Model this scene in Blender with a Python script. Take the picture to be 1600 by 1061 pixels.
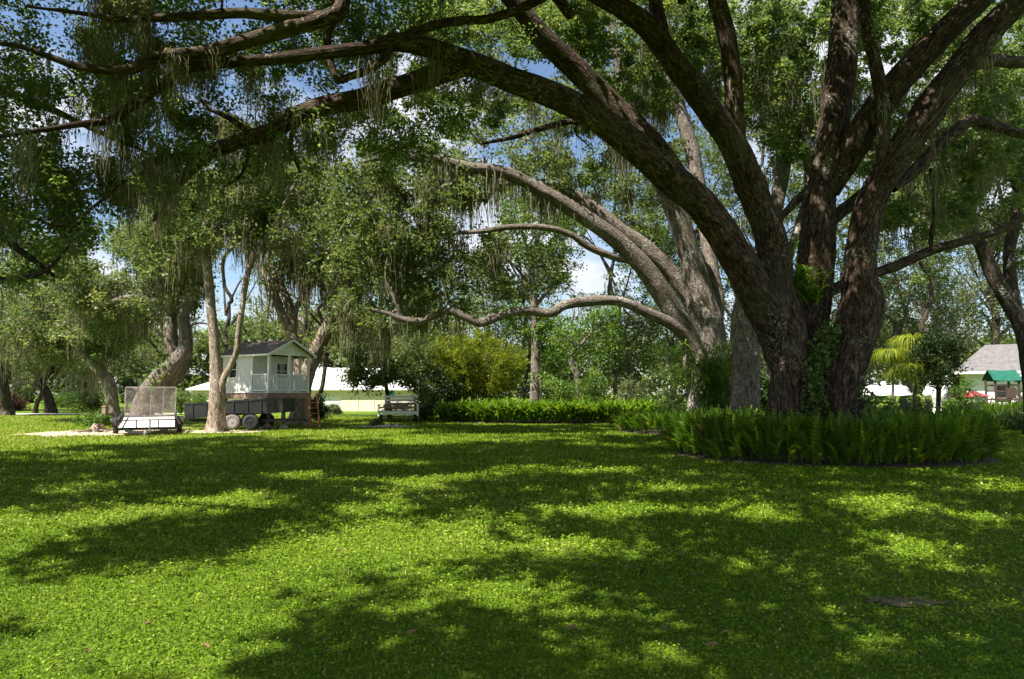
import bpy, math, random
import numpy as np
from math import radians as R

for o in list(bpy.data.objects): bpy.data.objects.remove(o)
SC = bpy.context.scene
COL = SC.collection

# ------------------------------------------------------------------ camera
FPX = 1043.0; HOR = 615.0; CAMH = 1.6
PITCH = math.atan((HOR - 530.5) / FPX)
cam = bpy.data.cameras.new('camera'); camo = bpy.data.objects.new('camera', cam); COL.objects.link(camo)
cam.sensor_width = 36; cam.lens = FPX / 1600 * 36; cam.clip_end = 3000; cam.clip_start = .05
camo.location = (0, 0, CAMH); camo.rotation_euler = (R(90) + PITCH, 0, 0)
SC.camera = camo

# ------------------------------------------------------------------ sky and sun
SUN_EL = R(56); SUN_H = np.array([-.82, -.57]); SUN_H = SUN_H / np.linalg.norm(SUN_H)
SUN = np.array([SUN_H[0] * math.cos(SUN_EL), SUN_H[1] * math.cos(SUN_EL), math.sin(SUN_EL)])
w = bpy.data.worlds.new('World'); SC.world = w; w.use_nodes = True
nt = w.node_tree; nt.nodes.clear()
def N(nt, t, **k):
    n = nt.nodes.new(t)
    for a, v in k.items(): setattr(n, a, v)
    return n
sky = N(nt, 'ShaderNodeTexSky', sky_type='NISHITA'); sky.sun_disc = False
sky.sun_elevation = SUN_EL; sky.sun_rotation = math.atan2(SUN_H[0], SUN_H[1])
sky.air_density = 1.0; sky.dust_density = .6; sky.ozone_density = 2.0
tc = N(nt, 'ShaderNodeTexCoord'); mp = N(nt, 'ShaderNodeMapping'); mp.inputs['Scale'].default_value = (1, 1, 2.2)
no = N(nt, 'ShaderNodeTexNoise'); no.inputs['Scale'].default_value = 3.2; no.inputs['Detail'].default_value = 9; no.inputs['Roughness'].default_value = .58
rp = N(nt, 'ShaderNodeValToRGB'); rp.color_ramp.elements[0].position = .46; rp.color_ramp.elements[1].position = .62
mx = N(nt, 'ShaderNodeMixRGB'); mx.inputs['Color2'].default_value = (5.2, 5.4, 5.8, 1)
bg = N(nt, 'ShaderNodeBackground'); bg.inputs['Strength'].default_value = .066
ow = N(nt, 'ShaderNodeOutputWorld')
L = nt.links.new
L(tc.outputs['Generated'], mp.inputs['Vector']); L(mp.outputs[0], no.inputs['Vector']); L(no.outputs['Fac'], rp.inputs['Fac'])
L(rp.outputs['Color'], mx.inputs['Fac']); L(sky.outputs[0], mx.inputs['Color1']); L(mx.outputs[0], bg.inputs['Color']); L(bg.outputs[0], ow.inputs['Surface'])
sl = bpy.data.lights.new('sun', 'SUN'); slo = bpy.data.objects.new('sun', sl); COL.objects.link(slo)
sl.energy = 5.0; sl.angle = R(.55); sl.color = (1, .94, .84)
slo.location = (-20, -10, 40)
from mathutils import Vector
slo.rotation_euler = Vector(SUN).to_track_quat('Z', 'Y').to_euler()
vs = SC.view_settings; vs.view_transform = 'Standard'; vs.look = 'None'; vs.gamma = 1; vs.use_curve_mapping = False
vs.exposure = 1.52
SC.render.engine = 'CYCLES'
cy = SC.cycles; cy.max_bounces = 6; cy.diffuse_bounces = 3; cy.glossy_bounces = 2; cy.transmission_bounces = 4; cy.transparent_max_bounces = 6
cy.use_denoising = True; cy.caustics_reflective = False; cy.caustics_refractive = False

# ------------------------------------------------------------------ geometry helpers
rng = np.random.default_rng(7); random.seed(7)
ct, st = math.cos(PITCH), math.sin(PITCH)
def P(px, py, d):
    px, py, d = map(lambda a: np.asarray(a, float), (px, py, d))
    u = (px - 800) / FPX; v = (530.5 - py) / FPX
    dy = ct - v * st; dz = st + v * ct
    t = d / dy
    return np.stack([u * t, d + 0 * u, CAMH + dz * t], -1)
def G(px, py):
    u = (px - 800) / FPX; v = (530.5 - py) / FPX
    dy = ct - v * st; dz = st + v * ct
    t = -CAMH / dz
    return np.array([u * t, dy * t, 0.])
def PIX(p):
    p = np.atleast_2d(p); y = p[:, 1]; z = p[:, 2] - CAMH
    f = y * ct + z * st; u = -y * st + z * ct
    f = np.where(np.abs(f) < 1e-3, 1e-3, f)
    px = 800 + FPX * p[:, 0] / f; py = 530.5 - FPX * u / f
    px = np.where(f < .1, -1e5, px)
    return px, py, f
def GX(px, d): return (px - 800) / FPX * d      # x of a pixel column at depth d (near the horizon)

def _h(ix, iy, iz, s):
    n = (ix * 374761393 + iy * 668265263 + iz * 2147483647 + s * 1274126177) & 0xffffffff
    n = ((n ^ (n >> 13)) * 1274126177) & 0xffffffff
    n = (n ^ (n >> 16)) & 0xffff
    return n / 65535.0
def noise(p, s=0):
    p = np.asarray(p, float); i = np.floor(p).astype(np.int64); f = p - i; f = f * f * (3 - 2 * f)
    r = 0
    for a in (0, 1):
        for b in (0, 1):
            for c in (0, 1):
                wgt = (f[..., 0] if a else 1 - f[..., 0]) * (f[..., 1] if b else 1 - f[..., 1]) * (f[..., 2] if c else 1 - f[..., 2])
                r = r + wgt * _h(i[..., 0] + a, i[..., 1] + b, i[..., 2] + c, s)
    return r * 2 - 1

TRI = [0]
def mesh_obj(name, V, F, mat, parent=None, origin=(0, 0, 0), smooth=False, tint=None, uv=None):
    V = np.asarray(V, np.float32) - np.asarray(origin, np.float32); F = np.asarray(F, np.int32)
    k = F.shape[1]; nf = len(F)
    me = bpy.data.meshes.new(name)
    me.vertices.add(len(V)); me.vertices.foreach_set('co', V.ravel())
    me.loops.add(nf * k); me.loops.foreach_set('vertex_index', F.ravel())
    me.polygons.add(nf); me.polygons.foreach_set('loop_start', np.arange(0, nf * k, k, dtype=np.int32))
    me.polygons.foreach_set('loop_total', np.full(nf, k, np.int32))
    if smooth: me.polygons.foreach_set('use_smooth', np.ones(nf, bool))
    if tint is not None:
        a = me.attributes.new('tint', 'FLOAT', 'FACE'); a.data.foreach_set('value', np.asarray(tint, np.float32))
    if uv is not None:
        ul = me.uv_layers.new(name='UVMap'); ul.data.foreach_set('uv', np.asarray(uv, np.float32)[F.ravel()].ravel())
    me.update(calc_edges=True)
    if mat: me.materials.append(mat)
    o = bpy.data.objects.new(name, me); COL.objects.link(o)
    if parent is not None: o.parent = parent
    TRI[0] += nf * (k - 2)
    return o

def tag(o, label=None, cat=None, group=None, kind=None):
    if label: o['label'] = label
    if cat: o['category'] = cat
    if group: o['group'] = group
    if kind: o['kind'] = kind
    return o
def thing(name, label, cat, loc=(0, 0, 0), rz=0, group=None):
    o = bpy.data.objects.new(name, None); COL.objects.link(o); o.location = loc; o.rotation_euler = (0, 0, rz)
    o.empty_display_size = .2
    return tag(o, label, cat, group)

class MB:
    def __init__(s): s.v = []; s.f = []; s.n = 0
    def add(s, V, F):
        V = np.asarray(V, float); s.v.append(V); s.f += [tuple(int(i) + s.n for i in f) for f in F]; s.n += len(V); return s
    def box(s, a, b):
        (x0, y0, z0), (x1, y1, z1) = a, b
        V = [(x, y, z) for x in (x0, x1) for y in (y0, y1) for z in (z0, z1)]
        return s.add(V, [(0, 1, 3, 2), (4, 6, 7, 5), (0, 4, 5, 1), (2, 3, 7, 6), (0, 2, 6, 4), (1, 5, 7, 3)])
    def bar(s, a, b, wd, hg=None):
        a = np.array(a, float); b = np.array(b, float); hg = hg or wd
        d = b - a; d /= np.linalg.norm(d); r = np.array([0, 0, 1.]) if abs(d[2]) < .9 else np.array([0, 1., 0])
        x = np.cross(d, r); x /= np.linalg.norm(x); y = np.cross(x, d)
        V = [p + x * sx * wd / 2 + y * sy * hg / 2 for p in (a, b) for sx, sy in ((-1, -1), (1, -1), (1, 1), (-1, 1))]
        return s.add(V, [(3, 2, 1, 0), (4, 5, 6, 7), (0, 1, 5, 4), (1, 2, 6, 5), (2, 3, 7, 6), (3, 0, 4, 7)])
    def cyl(s, a, b, r0, r1=None, n=16):
        a = np.array(a, float); b = np.array(b, float); r1 = r0 if r1 is None else r1
        d = b - a; d /= np.linalg.norm(d); r = np.array([0, 0, 1.]) if abs(d[2]) < .9 else np.array([0, 1., 0])
        x = np.cross(d, r); x /= np.linalg.norm(x); y = np.cross(x, d)
        an = np.arange(n) * 2 * math.pi / n
        c = np.cos(an)[:, None] * x + np.sin(an)[:, None] * y
        V = np.concatenate([a + c * r0, b + c * r1])
        F = [(i, (i + 1) % n, n + (i + 1) % n, n + i) for i in range(n)] + [tuple(range(n - 1, -1, -1)), tuple(range(n, 2 * n))]
        return s.add(V, F)
    def lathe(s, prof, axis_o, ax, n=24, caps=True):
        # prof: (radius, along) ; ax: 0,1,2
        axv = np.zeros(3); axv[ax] = 1; x = np.zeros(3); x[(ax + 1) % 3] = 1; y = np.zeros(3); y[(ax + 2) % 3] = 1
        an = np.arange(n) * 2 * math.pi / n; c = np.cos(an)[:, None] * x + np.sin(an)[:, None] * y
        V = np.concatenate([np.array(axis_o) + axv * t + c * r for r, t in prof]); m = len(prof)
        F = [(k * n + i, k * n + (i + 1) % n, (k + 1) * n + (i + 1) % n, (k + 1) * n + i) for k in range(m - 1) for i in range(n)]
        if caps: F += [tuple(range(n - 1, -1, -1)), tuple((m - 1) * n + i for i in range(n))]
        return s.add(V, F)
    def build(s, name, mat, parent=None, smooth=False):
        me = bpy.data.meshes.new(name); me.from_pydata(np.concatenate(s.v).tolist(), [], s.f); me.update()
        if smooth:
            for p in me.polygons: p.use_smooth = True
        me.materials.append(mat); o = bpy.data.objects.new(name, me); COL.objects.link(o)
        if parent is not None: o.parent = parent
        TRI[0] += sum(len(f) - 2 for f in s.f)
        return o

# ------------------------------------------------------------------ materials
def mat(name):
    m = bpy.data.materials.new(name); m.use_nodes = True; return m, m.node_tree, m.node_tree.nodes['Principled BSDF']
def ramp(nt, stops, fac):
    r = N(nt, 'ShaderNodeValToRGB'); e = r.color_ramp.elements
    while len(e) < len(stops): e.new(.5)
    for i, (p, c) in enumerate(stops): e[i].position = p; e[i].color = (*c, 1)
    nt.links.new(fac, r.inputs['Fac']); return r.outputs['Color']
def leafmat(name, stops, trans=.3, rough=.5, tcol=1.6, spec=.18):
    m, nt, b = mat(name)
    at = N(nt, 'ShaderNodeAttribute', attribute_name='tint')
    c = ramp(nt, stops, at.outputs['Fac'])
    nt.links.new(c, b.inputs['Base Color']); b.inputs['Roughness'].default_value = rough; b.inputs['Specular IOR Level'].default_value = spec
    tr = N(nt, 'ShaderNodeBsdfTranslucent'); mu = N(nt, 'ShaderNodeMixRGB', blend_type='MULTIPLY'); mu.inputs['Fac'].default_value = 1
    mu.inputs['Color2'].default_value = (tcol * 1.08, tcol, tcol * .6, 1); nt.links.new(c, mu.inputs['Color1']); nt.links.new(mu.outputs[0], tr.inputs['Color'])
    ms = N(nt, 'ShaderNodeMixShader'); ms.inputs['Fac'].default_value = trans
    out = nt.nodes['Material Output']
    nt.links.new(b.outputs[0], ms.inputs[1]); nt.links.new(tr.outputs[0], ms.inputs[2]); nt.links.new(ms.outputs[0], out.inputs['Surface'])
    return m
M = {}
M['oak'] = leafmat('oak_leaf', [(0, (.045, .085, .022)), (.5, (.110, .172, .050)), (.85, (.175, .235, .075)), (1, (.27, .28, .09))], .5, spec=.3)
M['oakfar'] = leafmat('oak_leaf_far', [(0, (.044, .074, .022)), (.5, (.102, .146, .046)), (.85, (.165, .205, .070)), (1, (.25, .255, .09))], .42, spec=.3)
M['olive'] = leafmat('olive_leaf', [(0, (.05, .072, .026)), (.5, (.105, .132, .052)), (1, (.20, .21, .09))], spec=.3)
M['bright'] = leafmat('bright_leaf', [(0, (.03, .075, .012)), (.5, (.08, .150, .022)), (1, (.19, .27, .04))])
M['gold'] = leafmat('golden_bamboo_leaf', [(0, (.035, .06, .004)), (.5, (.125, .165, .010)), (1, (.25, .29, .02))], .4)
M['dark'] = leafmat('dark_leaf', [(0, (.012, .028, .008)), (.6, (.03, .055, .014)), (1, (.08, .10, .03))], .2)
M['fern'] = leafmat('fern_frond', [(0, (.020, .055, .004)), (.5, (.072, .145, .009)), (.9, (.17, .25, .016)), (1, (.30, .24, .06))], .38)
M['palm'] = leafmat('palm_leaf', [(0, (.07, .12, .01)), (.6, (.20, .26, .02)), (1, (.42, .38, .06))], .4)
M['moss'] = leafmat('spanish_moss', [(0, (.11, .108, .072)), (.6, (.20, .190, .130)), (1, (.30, .285, .20))], .45, .9, 1.2, .1)
M['grass'] = leafmat('grass_leaf', [(0, (.022, .065, .001)), (.33, (.090, .165, .004)), (.70, (.200, .285, .020)), (.88, (.33, .375, .085)), (1, (.27, .235, .09))], .3, .6, 1.3, .08)

def bark(name, dark, mid, light, lichen=.25, lcol=(.42, .42, .37), scale=1.):
    m, nt, b = mat(name); L = nt.links.new
    uv = N(nt, 'ShaderNodeUVMap', uv_map='UVMap'); mp = N(nt, 'ShaderNodeMapping'); mp.inputs['Scale'].default_value = (14 * scale, 3.2 * scale, 1)
    L(uv.outputs[0], mp.inputs['Vector'])
    n1 = N(nt, 'ShaderNodeTexNoise'); n1.inputs['Scale'].default_value = 1; n1.inputs['Detail'].default_value = 5; n1.inputs['Distortion'].default_value = .6
    L(mp.outputs[0], n1.inputs['Vector'])
    nf = N(nt, 'ShaderNodeTexNoise'); nf.inputs['Scale'].default_value = 2.3; nf.inputs['Detail'].default_value = 4; nf.inputs['Distortion'].default_value = .8; L(mp.outputs[0], nf.inputs['Vector'])
    hm = N(nt, 'ShaderNodeMixRGB'); hm.inputs['Fac'].default_value = .5; L(n1.outputs['Fac'], hm.inputs['Color1']); L(nf.outputs['Fac'], hm.inputs['Color2'])
    c = ramp(nt, [(.36, dark), (.5, mid), (.66, light)], hm.outputs[0])
    tcn = N(nt, 'ShaderNodeTexCoord'); n2 = N(nt, 'ShaderNodeTexNoise'); n2.inputs['Scale'].default_value = 16; n2.inputs['Detail'].default_value = 4
    L(tcn.outputs['Object'], n2.inputs['Vector'])
    n3 = N(nt, 'ShaderNodeTexNoise'); n3.inputs['Scale'].default_value = 1.1; n3.inputs['Detail'].default_value = 3
    L(tcn.outputs['Object'], n3.inputs['Vector'])
    ad = N(nt, 'ShaderNodeMath', operation='MULTIPLY_ADD'); ad.inputs[1].default_value = .8; L(n3.outputs['Fac'], ad.inputs[0]); L(n2.outputs['Fac'], ad.inputs[2])
    f = N(nt, 'ShaderNodeMapRange'); f.inputs['From Min'].default_value = 1.12 - lichen * .6; f.inputs['From Max'].default_value = 1.20 - lichen * .4; L(ad.outputs[0], f.inputs['Value'])
    mx = N(nt, 'ShaderNodeMixRGB'); L(f.outputs[0], mx.inputs['Fac']); L(c, mx.inputs['Color1']); mx.inputs['Color2'].default_value = (*lcol, 1)
    g = N(nt, 'ShaderNodeTexNoise'); g.inputs['Scale'].default_value = .7; g.inputs['Detail'].default_value = 6; L(tcn.outputs['Object'], g.inputs['Vector'])
    gf = N(nt, 'ShaderNodeMapRange'); gf.inputs['From Min'].default_value = .56; gf.inputs['From Max'].default_value = .75; gf.inputs['To Max'].default_value = .55; L(g.outputs['Fac'], gf.inputs['Value'])
    mg = N(nt, 'ShaderNodeMixRGB'); L(gf.outputs[0], mg.inputs['Fac']); L(mx.outputs[0], mg.inputs['Color1']); mg.inputs['Color2'].default_value = (.085, .085, .045, 1)
    L(mg.outputs[0], b.inputs['Base Color']); b.inputs['Roughness'].default_value = .92; b.inputs['Specular IOR Level'].default_value = .15
    bp = N(nt, 'ShaderNodeBump'); bp.inputs['Strength'].default_value = 1; bp.inputs['Distance'].default_value = .11
    L(hm.outputs[0], bp.inputs['Height']); L(bp.outputs[0], b.inputs['Normal'])
    return m
M['bark'] = bark('oak_bark', (.007, .004, .003), (.046, .029, .021), (.165, .118, .088), .09, (.24, .22, .18))
M['barkg'] = bark('grey_oak_bark', (.05, .040, .034), (.16, .130, .11), (.30, .255, .22), .18)
M['barkp'] = bark('pale_bark', (.09, .062, .045), (.26, .20, .155), (.46, .385, .315), .15, (.55, .52, .46))
M['barkd'] = bark('dark_bark', (.018, .013, .010), (.05, .038, .028), (.11, .09, .07), .08)

def plain(name, col, rough=.6, var=.12, scale=6, metal=0, bump=0, spec=.5):
    m, nt, b = mat(name); L = nt.links.new
    tcn = N(nt, 'ShaderNodeTexCoord'); n = N(nt, 'ShaderNodeTexNoise'); n.inputs['Scale'].default_value = scale; n.inputs['Detail'].default_value = 5
    L(tcn.outputs['Object'], n.inputs['Vector'])
    a = tuple(max(0, c * (1 - var * 1.6)) for c in col); d = tuple(min(1, c * (1 + var)) for c in col)
    L(ramp(nt, [(.3, a), (.7, d)], n.outputs['Fac']), b.inputs['Base Color'])
    b.inputs['Roughness'].default_value = rough; b.inputs['Metallic'].default_value = metal; b.inputs['Specular IOR Level'].default_value = spec
    if bump:
        bp = N(nt, 'ShaderNodeBump'); bp.inputs['Distance'].default_value = bump; L(n.outputs['Fac'], bp.inputs['Height']); L(bp.outputs[0], b.inputs['Normal'])
    return m
M['white'] = plain('white_paint', (.82, .81, .79), .5, .06)
M['siding'] = plain('pale_siding', (.76, .73, .70), .6, .06)
M['wallcream'] = plain('cream_wall', (.76, .66, .50), .8, .06, 2)
M['metalroof'] = plain('white_metal_roof', (.82, .82, .82), .35, .03, 1)
M['shingle'] = plain('brown_shingle', (.15, .112, .10), .9, .35, 9, 0, .02)
M['greyshingle'] = plain('grey_shingle', (.13, .122, .122), .9, .2, 4, 0, .02)
M['wood'] = plain('weathered_wood', (.34, .22, .15), .8, .3, 5)
M['darkwood'] = plain('dark_wood', (.06, .035, .025), .8, .2, 6)
M['redwood'] = plain('red_brown_wood', (.46, .15, .07), .7, .2, 6)
M['black'] = plain('black_steel', (.016, .017, .015), .45, .3, 4)
M['steel'] = plain('grey_steel', (.30, .28, .27), .5, .2, 6, .5)
M['mesh'] = plain('rusty_mesh', (.48, .42, .40), .8, .25, 5)
M['rubber'] = plain('tyre_rubber', (.025, .024, .023), .8, .2, 6)
M['rim'] = plain('silver_rim', (.34, .33, .32), .35, .08, 6, .3)
M['dust'] = plain('dusty_tyre', (.17, .15, .13), .85, .2, 6)
M['deck'] = plain('bleached_boards', (.76, .68, .64), .8, .12, 5)
M['amber'] = plain('amber_reflector', (.75, .18, .04), .3, .05)
M['glass'] = plain('dark_pane', (.02, .025, .028), .08, .2, 3)
M['green'] = plain('green_canvas', (.0, .085, .055), .8, .15, 4)
M['teal'] = plain('teal_paint', (.05, .30, .30), .5, .1)
M['redroof'] = plain('red_plastic', (.50, .07, .10), .5, .1)
M['beige'] = plain('beige_plastic', (.60, .56, .46), .5, .06)
M['tarp'] = plain('white_cloth', (.80, .80, .78), .8, .04, 3)
M['sand'] = plain('sandy_soil', (.56, .44, .34), .95, .25, 3, 0, .03)
M['soil'] = plain('dark_soil', (.06, .042, .027), .95, .4, 5, 0, .03)
M['wornsoil'] = plain('worn_soil', (.13, .088, .052), .95, .4, 9, 0, .02)
M['stone'] = plain('pale_stone', (.52, .47, .40), .9, .25, 4, 0, .02)
M['road'] = plain('pale_drive', (.42, .38, .33), .9, .1, 1)
M['log'] = plain('cut_log', (.30, .19, .12), .9, .3, 7)
M['brush'] = plain('dry_brush', (.26, .17, .12), .95, .4, 8)
M['leafbrown'] = plain('dead_leaf', (.15, .10, .055), .9, .25, 9, spec=.05)
M['flower'] = plain('cream_flower', (.75, .66, .38), .7, .1)

# lawn sheet
def lawnmat():
    m, nt, b = mat('lawn_ground'); L = nt.links.new
    tcn = N(nt, 'ShaderNodeTexCoord')
    n1 = N(nt, 'ShaderNodeTexNoise'); n1.inputs['Scale'].default_value = .35; n1.inputs['Detail'].default_value = 5
    n2 = N(nt, 'ShaderNodeTexNoise'); n2.inputs['Scale'].default_value = 22; n2.inputs['Detail'].default_value = 5; n2.inputs['Roughness'].default_value = .7
    for n in (n1, n2): L(tcn.outputs['Object'], n.inputs['Vector'])
    c1 = ramp(nt, [(.25, (.026, .060, .002)), (.5, (.090, .155, .005)), (.75, (.21, .265, .022))], n2.outputs['Fac'])
    c2 = ramp(nt, [(.35, (.75, .85, .8)), (.65, (1.15, 1.1, 1.1))], n1.outputs['Fac'])
    mu = N(nt, 'ShaderNodeMixRGB', blend_type='MULTIPLY'); mu.inputs['Fac'].default_value = 1; L(c1, mu.inputs['Color1']); L(c2, mu.inputs['Color2'])
    L(mu.outputs[0], b.inputs['Base Color']); b.inputs['Roughness'].default_value = .9; b.inputs['Specular IOR Level'].default_value = .2
    bp = N(nt, 'ShaderNodeBump'); bp.inputs['Distance'].default_value = .05; L(n2.outputs['Fac'], bp.inputs['Height']); L(bp.outputs[0], b.inputs['Normal'])
    return m
M['lawn'] = lawnmat()

# ------------------------------------------------------------------ where the lawn lies in sun (from the photograph's shadows), and gaps in the leaves
def inpoly(px, py, poly):
    r = np.zeros(np.shape(px), bool); n = len(poly); j = n - 1
    for i in range(n):
        xi, yi = poly[i]; xj, yj = poly[j]
        c = ((yi > py) != (yj > py)) & (px < (xj - xi) * (py - yi) / (yj - yi + 1e-9) + xi); r ^= c; j = i
    return r
def inell(px, py, E):
    r = np.zeros(np.shape(px), bool)
    for cx, cy, rx, ry in E: r |= ((px - cx) / rx) ** 2 + ((py - cy) / ry) ** 2 < 1
    return r
LITP = [[(-80, 1300), (-80, 800), (60, 797), (180, 790), (330, 768), (430, 763), (425, 785), (330, 802), (200, 817), (110, 840), (60, 870), (110, 908), (240, 898), (400, 864), (520, 838), (640, 815), (770, 800), (800, 808), (800, 880), (700, 877), (640, 895), (540, 905), (500, 960), (430, 1010), (420, 1300)],
        [(-80, 712), (-80, 655), (330, 664), (420, 672), (330, 686), (200, 696), (80, 704)]]
LITE = [(470, 745, 70, 8), (930, 800, 130, 15), (930, 852, 130, 20), (1390, 787, 65, 12), (1410, 858, 115, 26), (1060, 763, 90, 8), (910, 735, 115, 8), (1275, 754, 35, 4),
        (1500, 915, 50, 7), (1025, 978, 25, 8), (1355, 978, 45, 13), (520, 700, 60, 8), (690, 688, 95, 7), (960, 695, 85, 6), (900, 668, 110, 4), (560, 650, 100, 7), (620, 722, 90, 6),
        (1570, 760, 60, 10), (1120, 1000, 30, 8), (1180, 800, 50, 7), (720, 745, 70, 6), (1130, 700, 90, 14), (1460, 690, 50, 7), (760, 652, 110, 8), (930, 650, 90, 5), (225, 675, 60, 16), (340, 672, 30, 12), (500, 640, 210, 7)]
def lit(g):
    px, py, f = PIX(g)
    px = px + 22 * noise(np.c_[g[:, 0] * .9, g[:, 1] * .9, 0 * g[:, 0]], 3); py = py + 4 * noise(np.c_[g[:, 0] * .9, g[:, 1] * .9, 0 * g[:, 0] + 5], 4)
    r = inell(px, py, LITE)
    for p in LITP: r |= inpoly(px, py, p)
    return r & (f > 1)
def shadow_at(p):
    p = np.atleast_2d(p); return p - SUN * (p[:, 2:3] / SUN[2])
HOLES = [(347, 440, 24, 42), (25, 375, 20, 20), (740, 350, 30, 40), (925, 415, 42, 40), (902, 245, 13, 30), (1195, 262, 17, 30), (1215, 300, 15, 24), (1412, 365, 24, 16),
         (1550, 300, 20, 30), (375, 8, 40, 12), (355, 45, 25, 14), (478, 68, 14, 9), (372, 148, 13, 13), (480, 142, 25, 14), (170, 345, 30, 25), (310, 160, 14, 14),
         (960, 60, 12, 30), (1280, 90, 9, 30), (800, 410, 18, 15), (60, 330, 25, 14), (100, 130, 12, 10), (1440, 60, 10, 14), (640, 345, 14, 14), (470, 350, 12, 10), (560, 240, 14, 8)]
HOLES = np.array(HOLES, float); HOLES[:, 2:] *= 1.12
TRUNKZONE = [(1165, 640), (1160, 480), (1020, 300), (1050, 250), (1120, 300), (1160, 240), (1270, 330), (1275, 180), (1400, 120), (1420, 200), (1390, 420), (1390, 640)]

def keep(pts, chance_lit=.06, near=True):
    pts = np.atleast_2d(pts); px, py, f = PIX(pts)
    k = ~(inell(px, py, HOLES) & (rng.random(len(pts)) < .93))
    g = shadow_at(pts); k &= ~(lit(g) & (rng.random(len(pts)) > chance_lit))
    if near: k &= ~(inpoly(px, py, TRUNKZONE) & (pts[:, 1] < 18.5))
    return k

# ------------------------------------------------------------------ plant builders
def catmull(Pp, n):
    Pp = np.asarray(Pp, float); k = len(Pp)
    if k == 2: t = np.linspace(0, 1, n)[:, None]; return Pp[0] * (1 - t) + Pp[1] * t
    Q = np.concatenate([[2 * Pp[0] - Pp[1]], Pp, [2 * Pp[-1] - Pp[-2]]])
    d = np.r_[0, np.cumsum(np.linalg.norm(np.diff(Pp[:, :3], axis=0), axis=1))]
    t = np.interp(np.linspace(0, d[-1], n), d, np.arange(k)); i = np.minimum(t.astype(int), k - 2); u = (t - i)[:, None]
    p0, p1, p2, p3 = Q[i], Q[i + 1], Q[i + 2], Q[i + 3]
    return .5 * (2 * p1 + (p2 - p0) * u + (2 * p0 - 5 * p1 + 4 * p2 - p3) * u * u + (3 * p1 - p0 - 3 * p2 + p3) * u ** 3)
def tube(C, r, sides, seed=0, lump=.12, ridge=.05, flare=0):
    """C n x 3 centreline, r n radii -> V, F, UV"""
    n = len(C); T = np.gradient(C, axis=0); T /= np.linalg.norm(T, axis=1)[:, None] + 1e-9
    ref = np.array([.13, 1., .21]); ref /= np.linalg.norm(ref)
    X = np.cross(T, ref); X /= np.linalg.norm(X, axis=1)[:, None] + 1e-9; Y = np.cross(T, X)
    an = np.arange(sides) * 2 * math.pi / sides
    dirv = np.cos(an)[None, :, None] * X[:, None] + np.sin(an)[None, :, None] * Y[:, None]
    s = np.r_[0, np.cumsum(np.linalg.norm(np.diff(C, axis=0), axis=1))]
    base = C[:, None] + dirv * r[:, None, None]
    q = np.stack([np.cos(an)[None] * 1.3 + 0 * s[:, None], np.sin(an)[None] * 1.3 + 0 * s[:, None], s[:, None] * .55 / np.maximum(r.mean(), .05) * .3 + 0 * an[None]], -1)
    disp = lump * noise(q + seed, seed)
    if ridge:
        q2 = np.stack([np.cos(an)[None] * 5 + 0 * s[:, None], np.sin(an)[None] * 5 + 0 * s[:, None], s[:, None] * 1.6 + 0 * an[None]], -1)
        disp = disp + ridge * noise(q2, seed + 1) + ridge * .7 * noise(q2 * 2.1, seed + 2)
    if flare:
        fl = flare * np.exp(-s / .45)[:, None] * (1 + .6 * np.cos(an * 4 + seed)[None] + .3 * np.cos(an * 7 + seed)[None]); disp = disp + fl
    V = C[:, None] + dirv * (r[:, None] * (1 + disp))[..., None]
    i = np.arange(n - 1)[:, None]; j = np.arange(sides)[None]; j2 = (j + 1) % sides
    F = np.stack([i * sides + j, i * sides + j2, (i + 1) * sides + j2, (i + 1) * sides + j], -1).reshape(-1, 4)
    UV = np.stack([an[None] / (2 * math.pi) * np.maximum(2 * math.pi * r.mean(), .2) + 0 * s[:, None], s[:, None] + 0 * an[None]], -1).reshape(-1, 2)
    return V.reshape(-1, 3), F, UV
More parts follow.
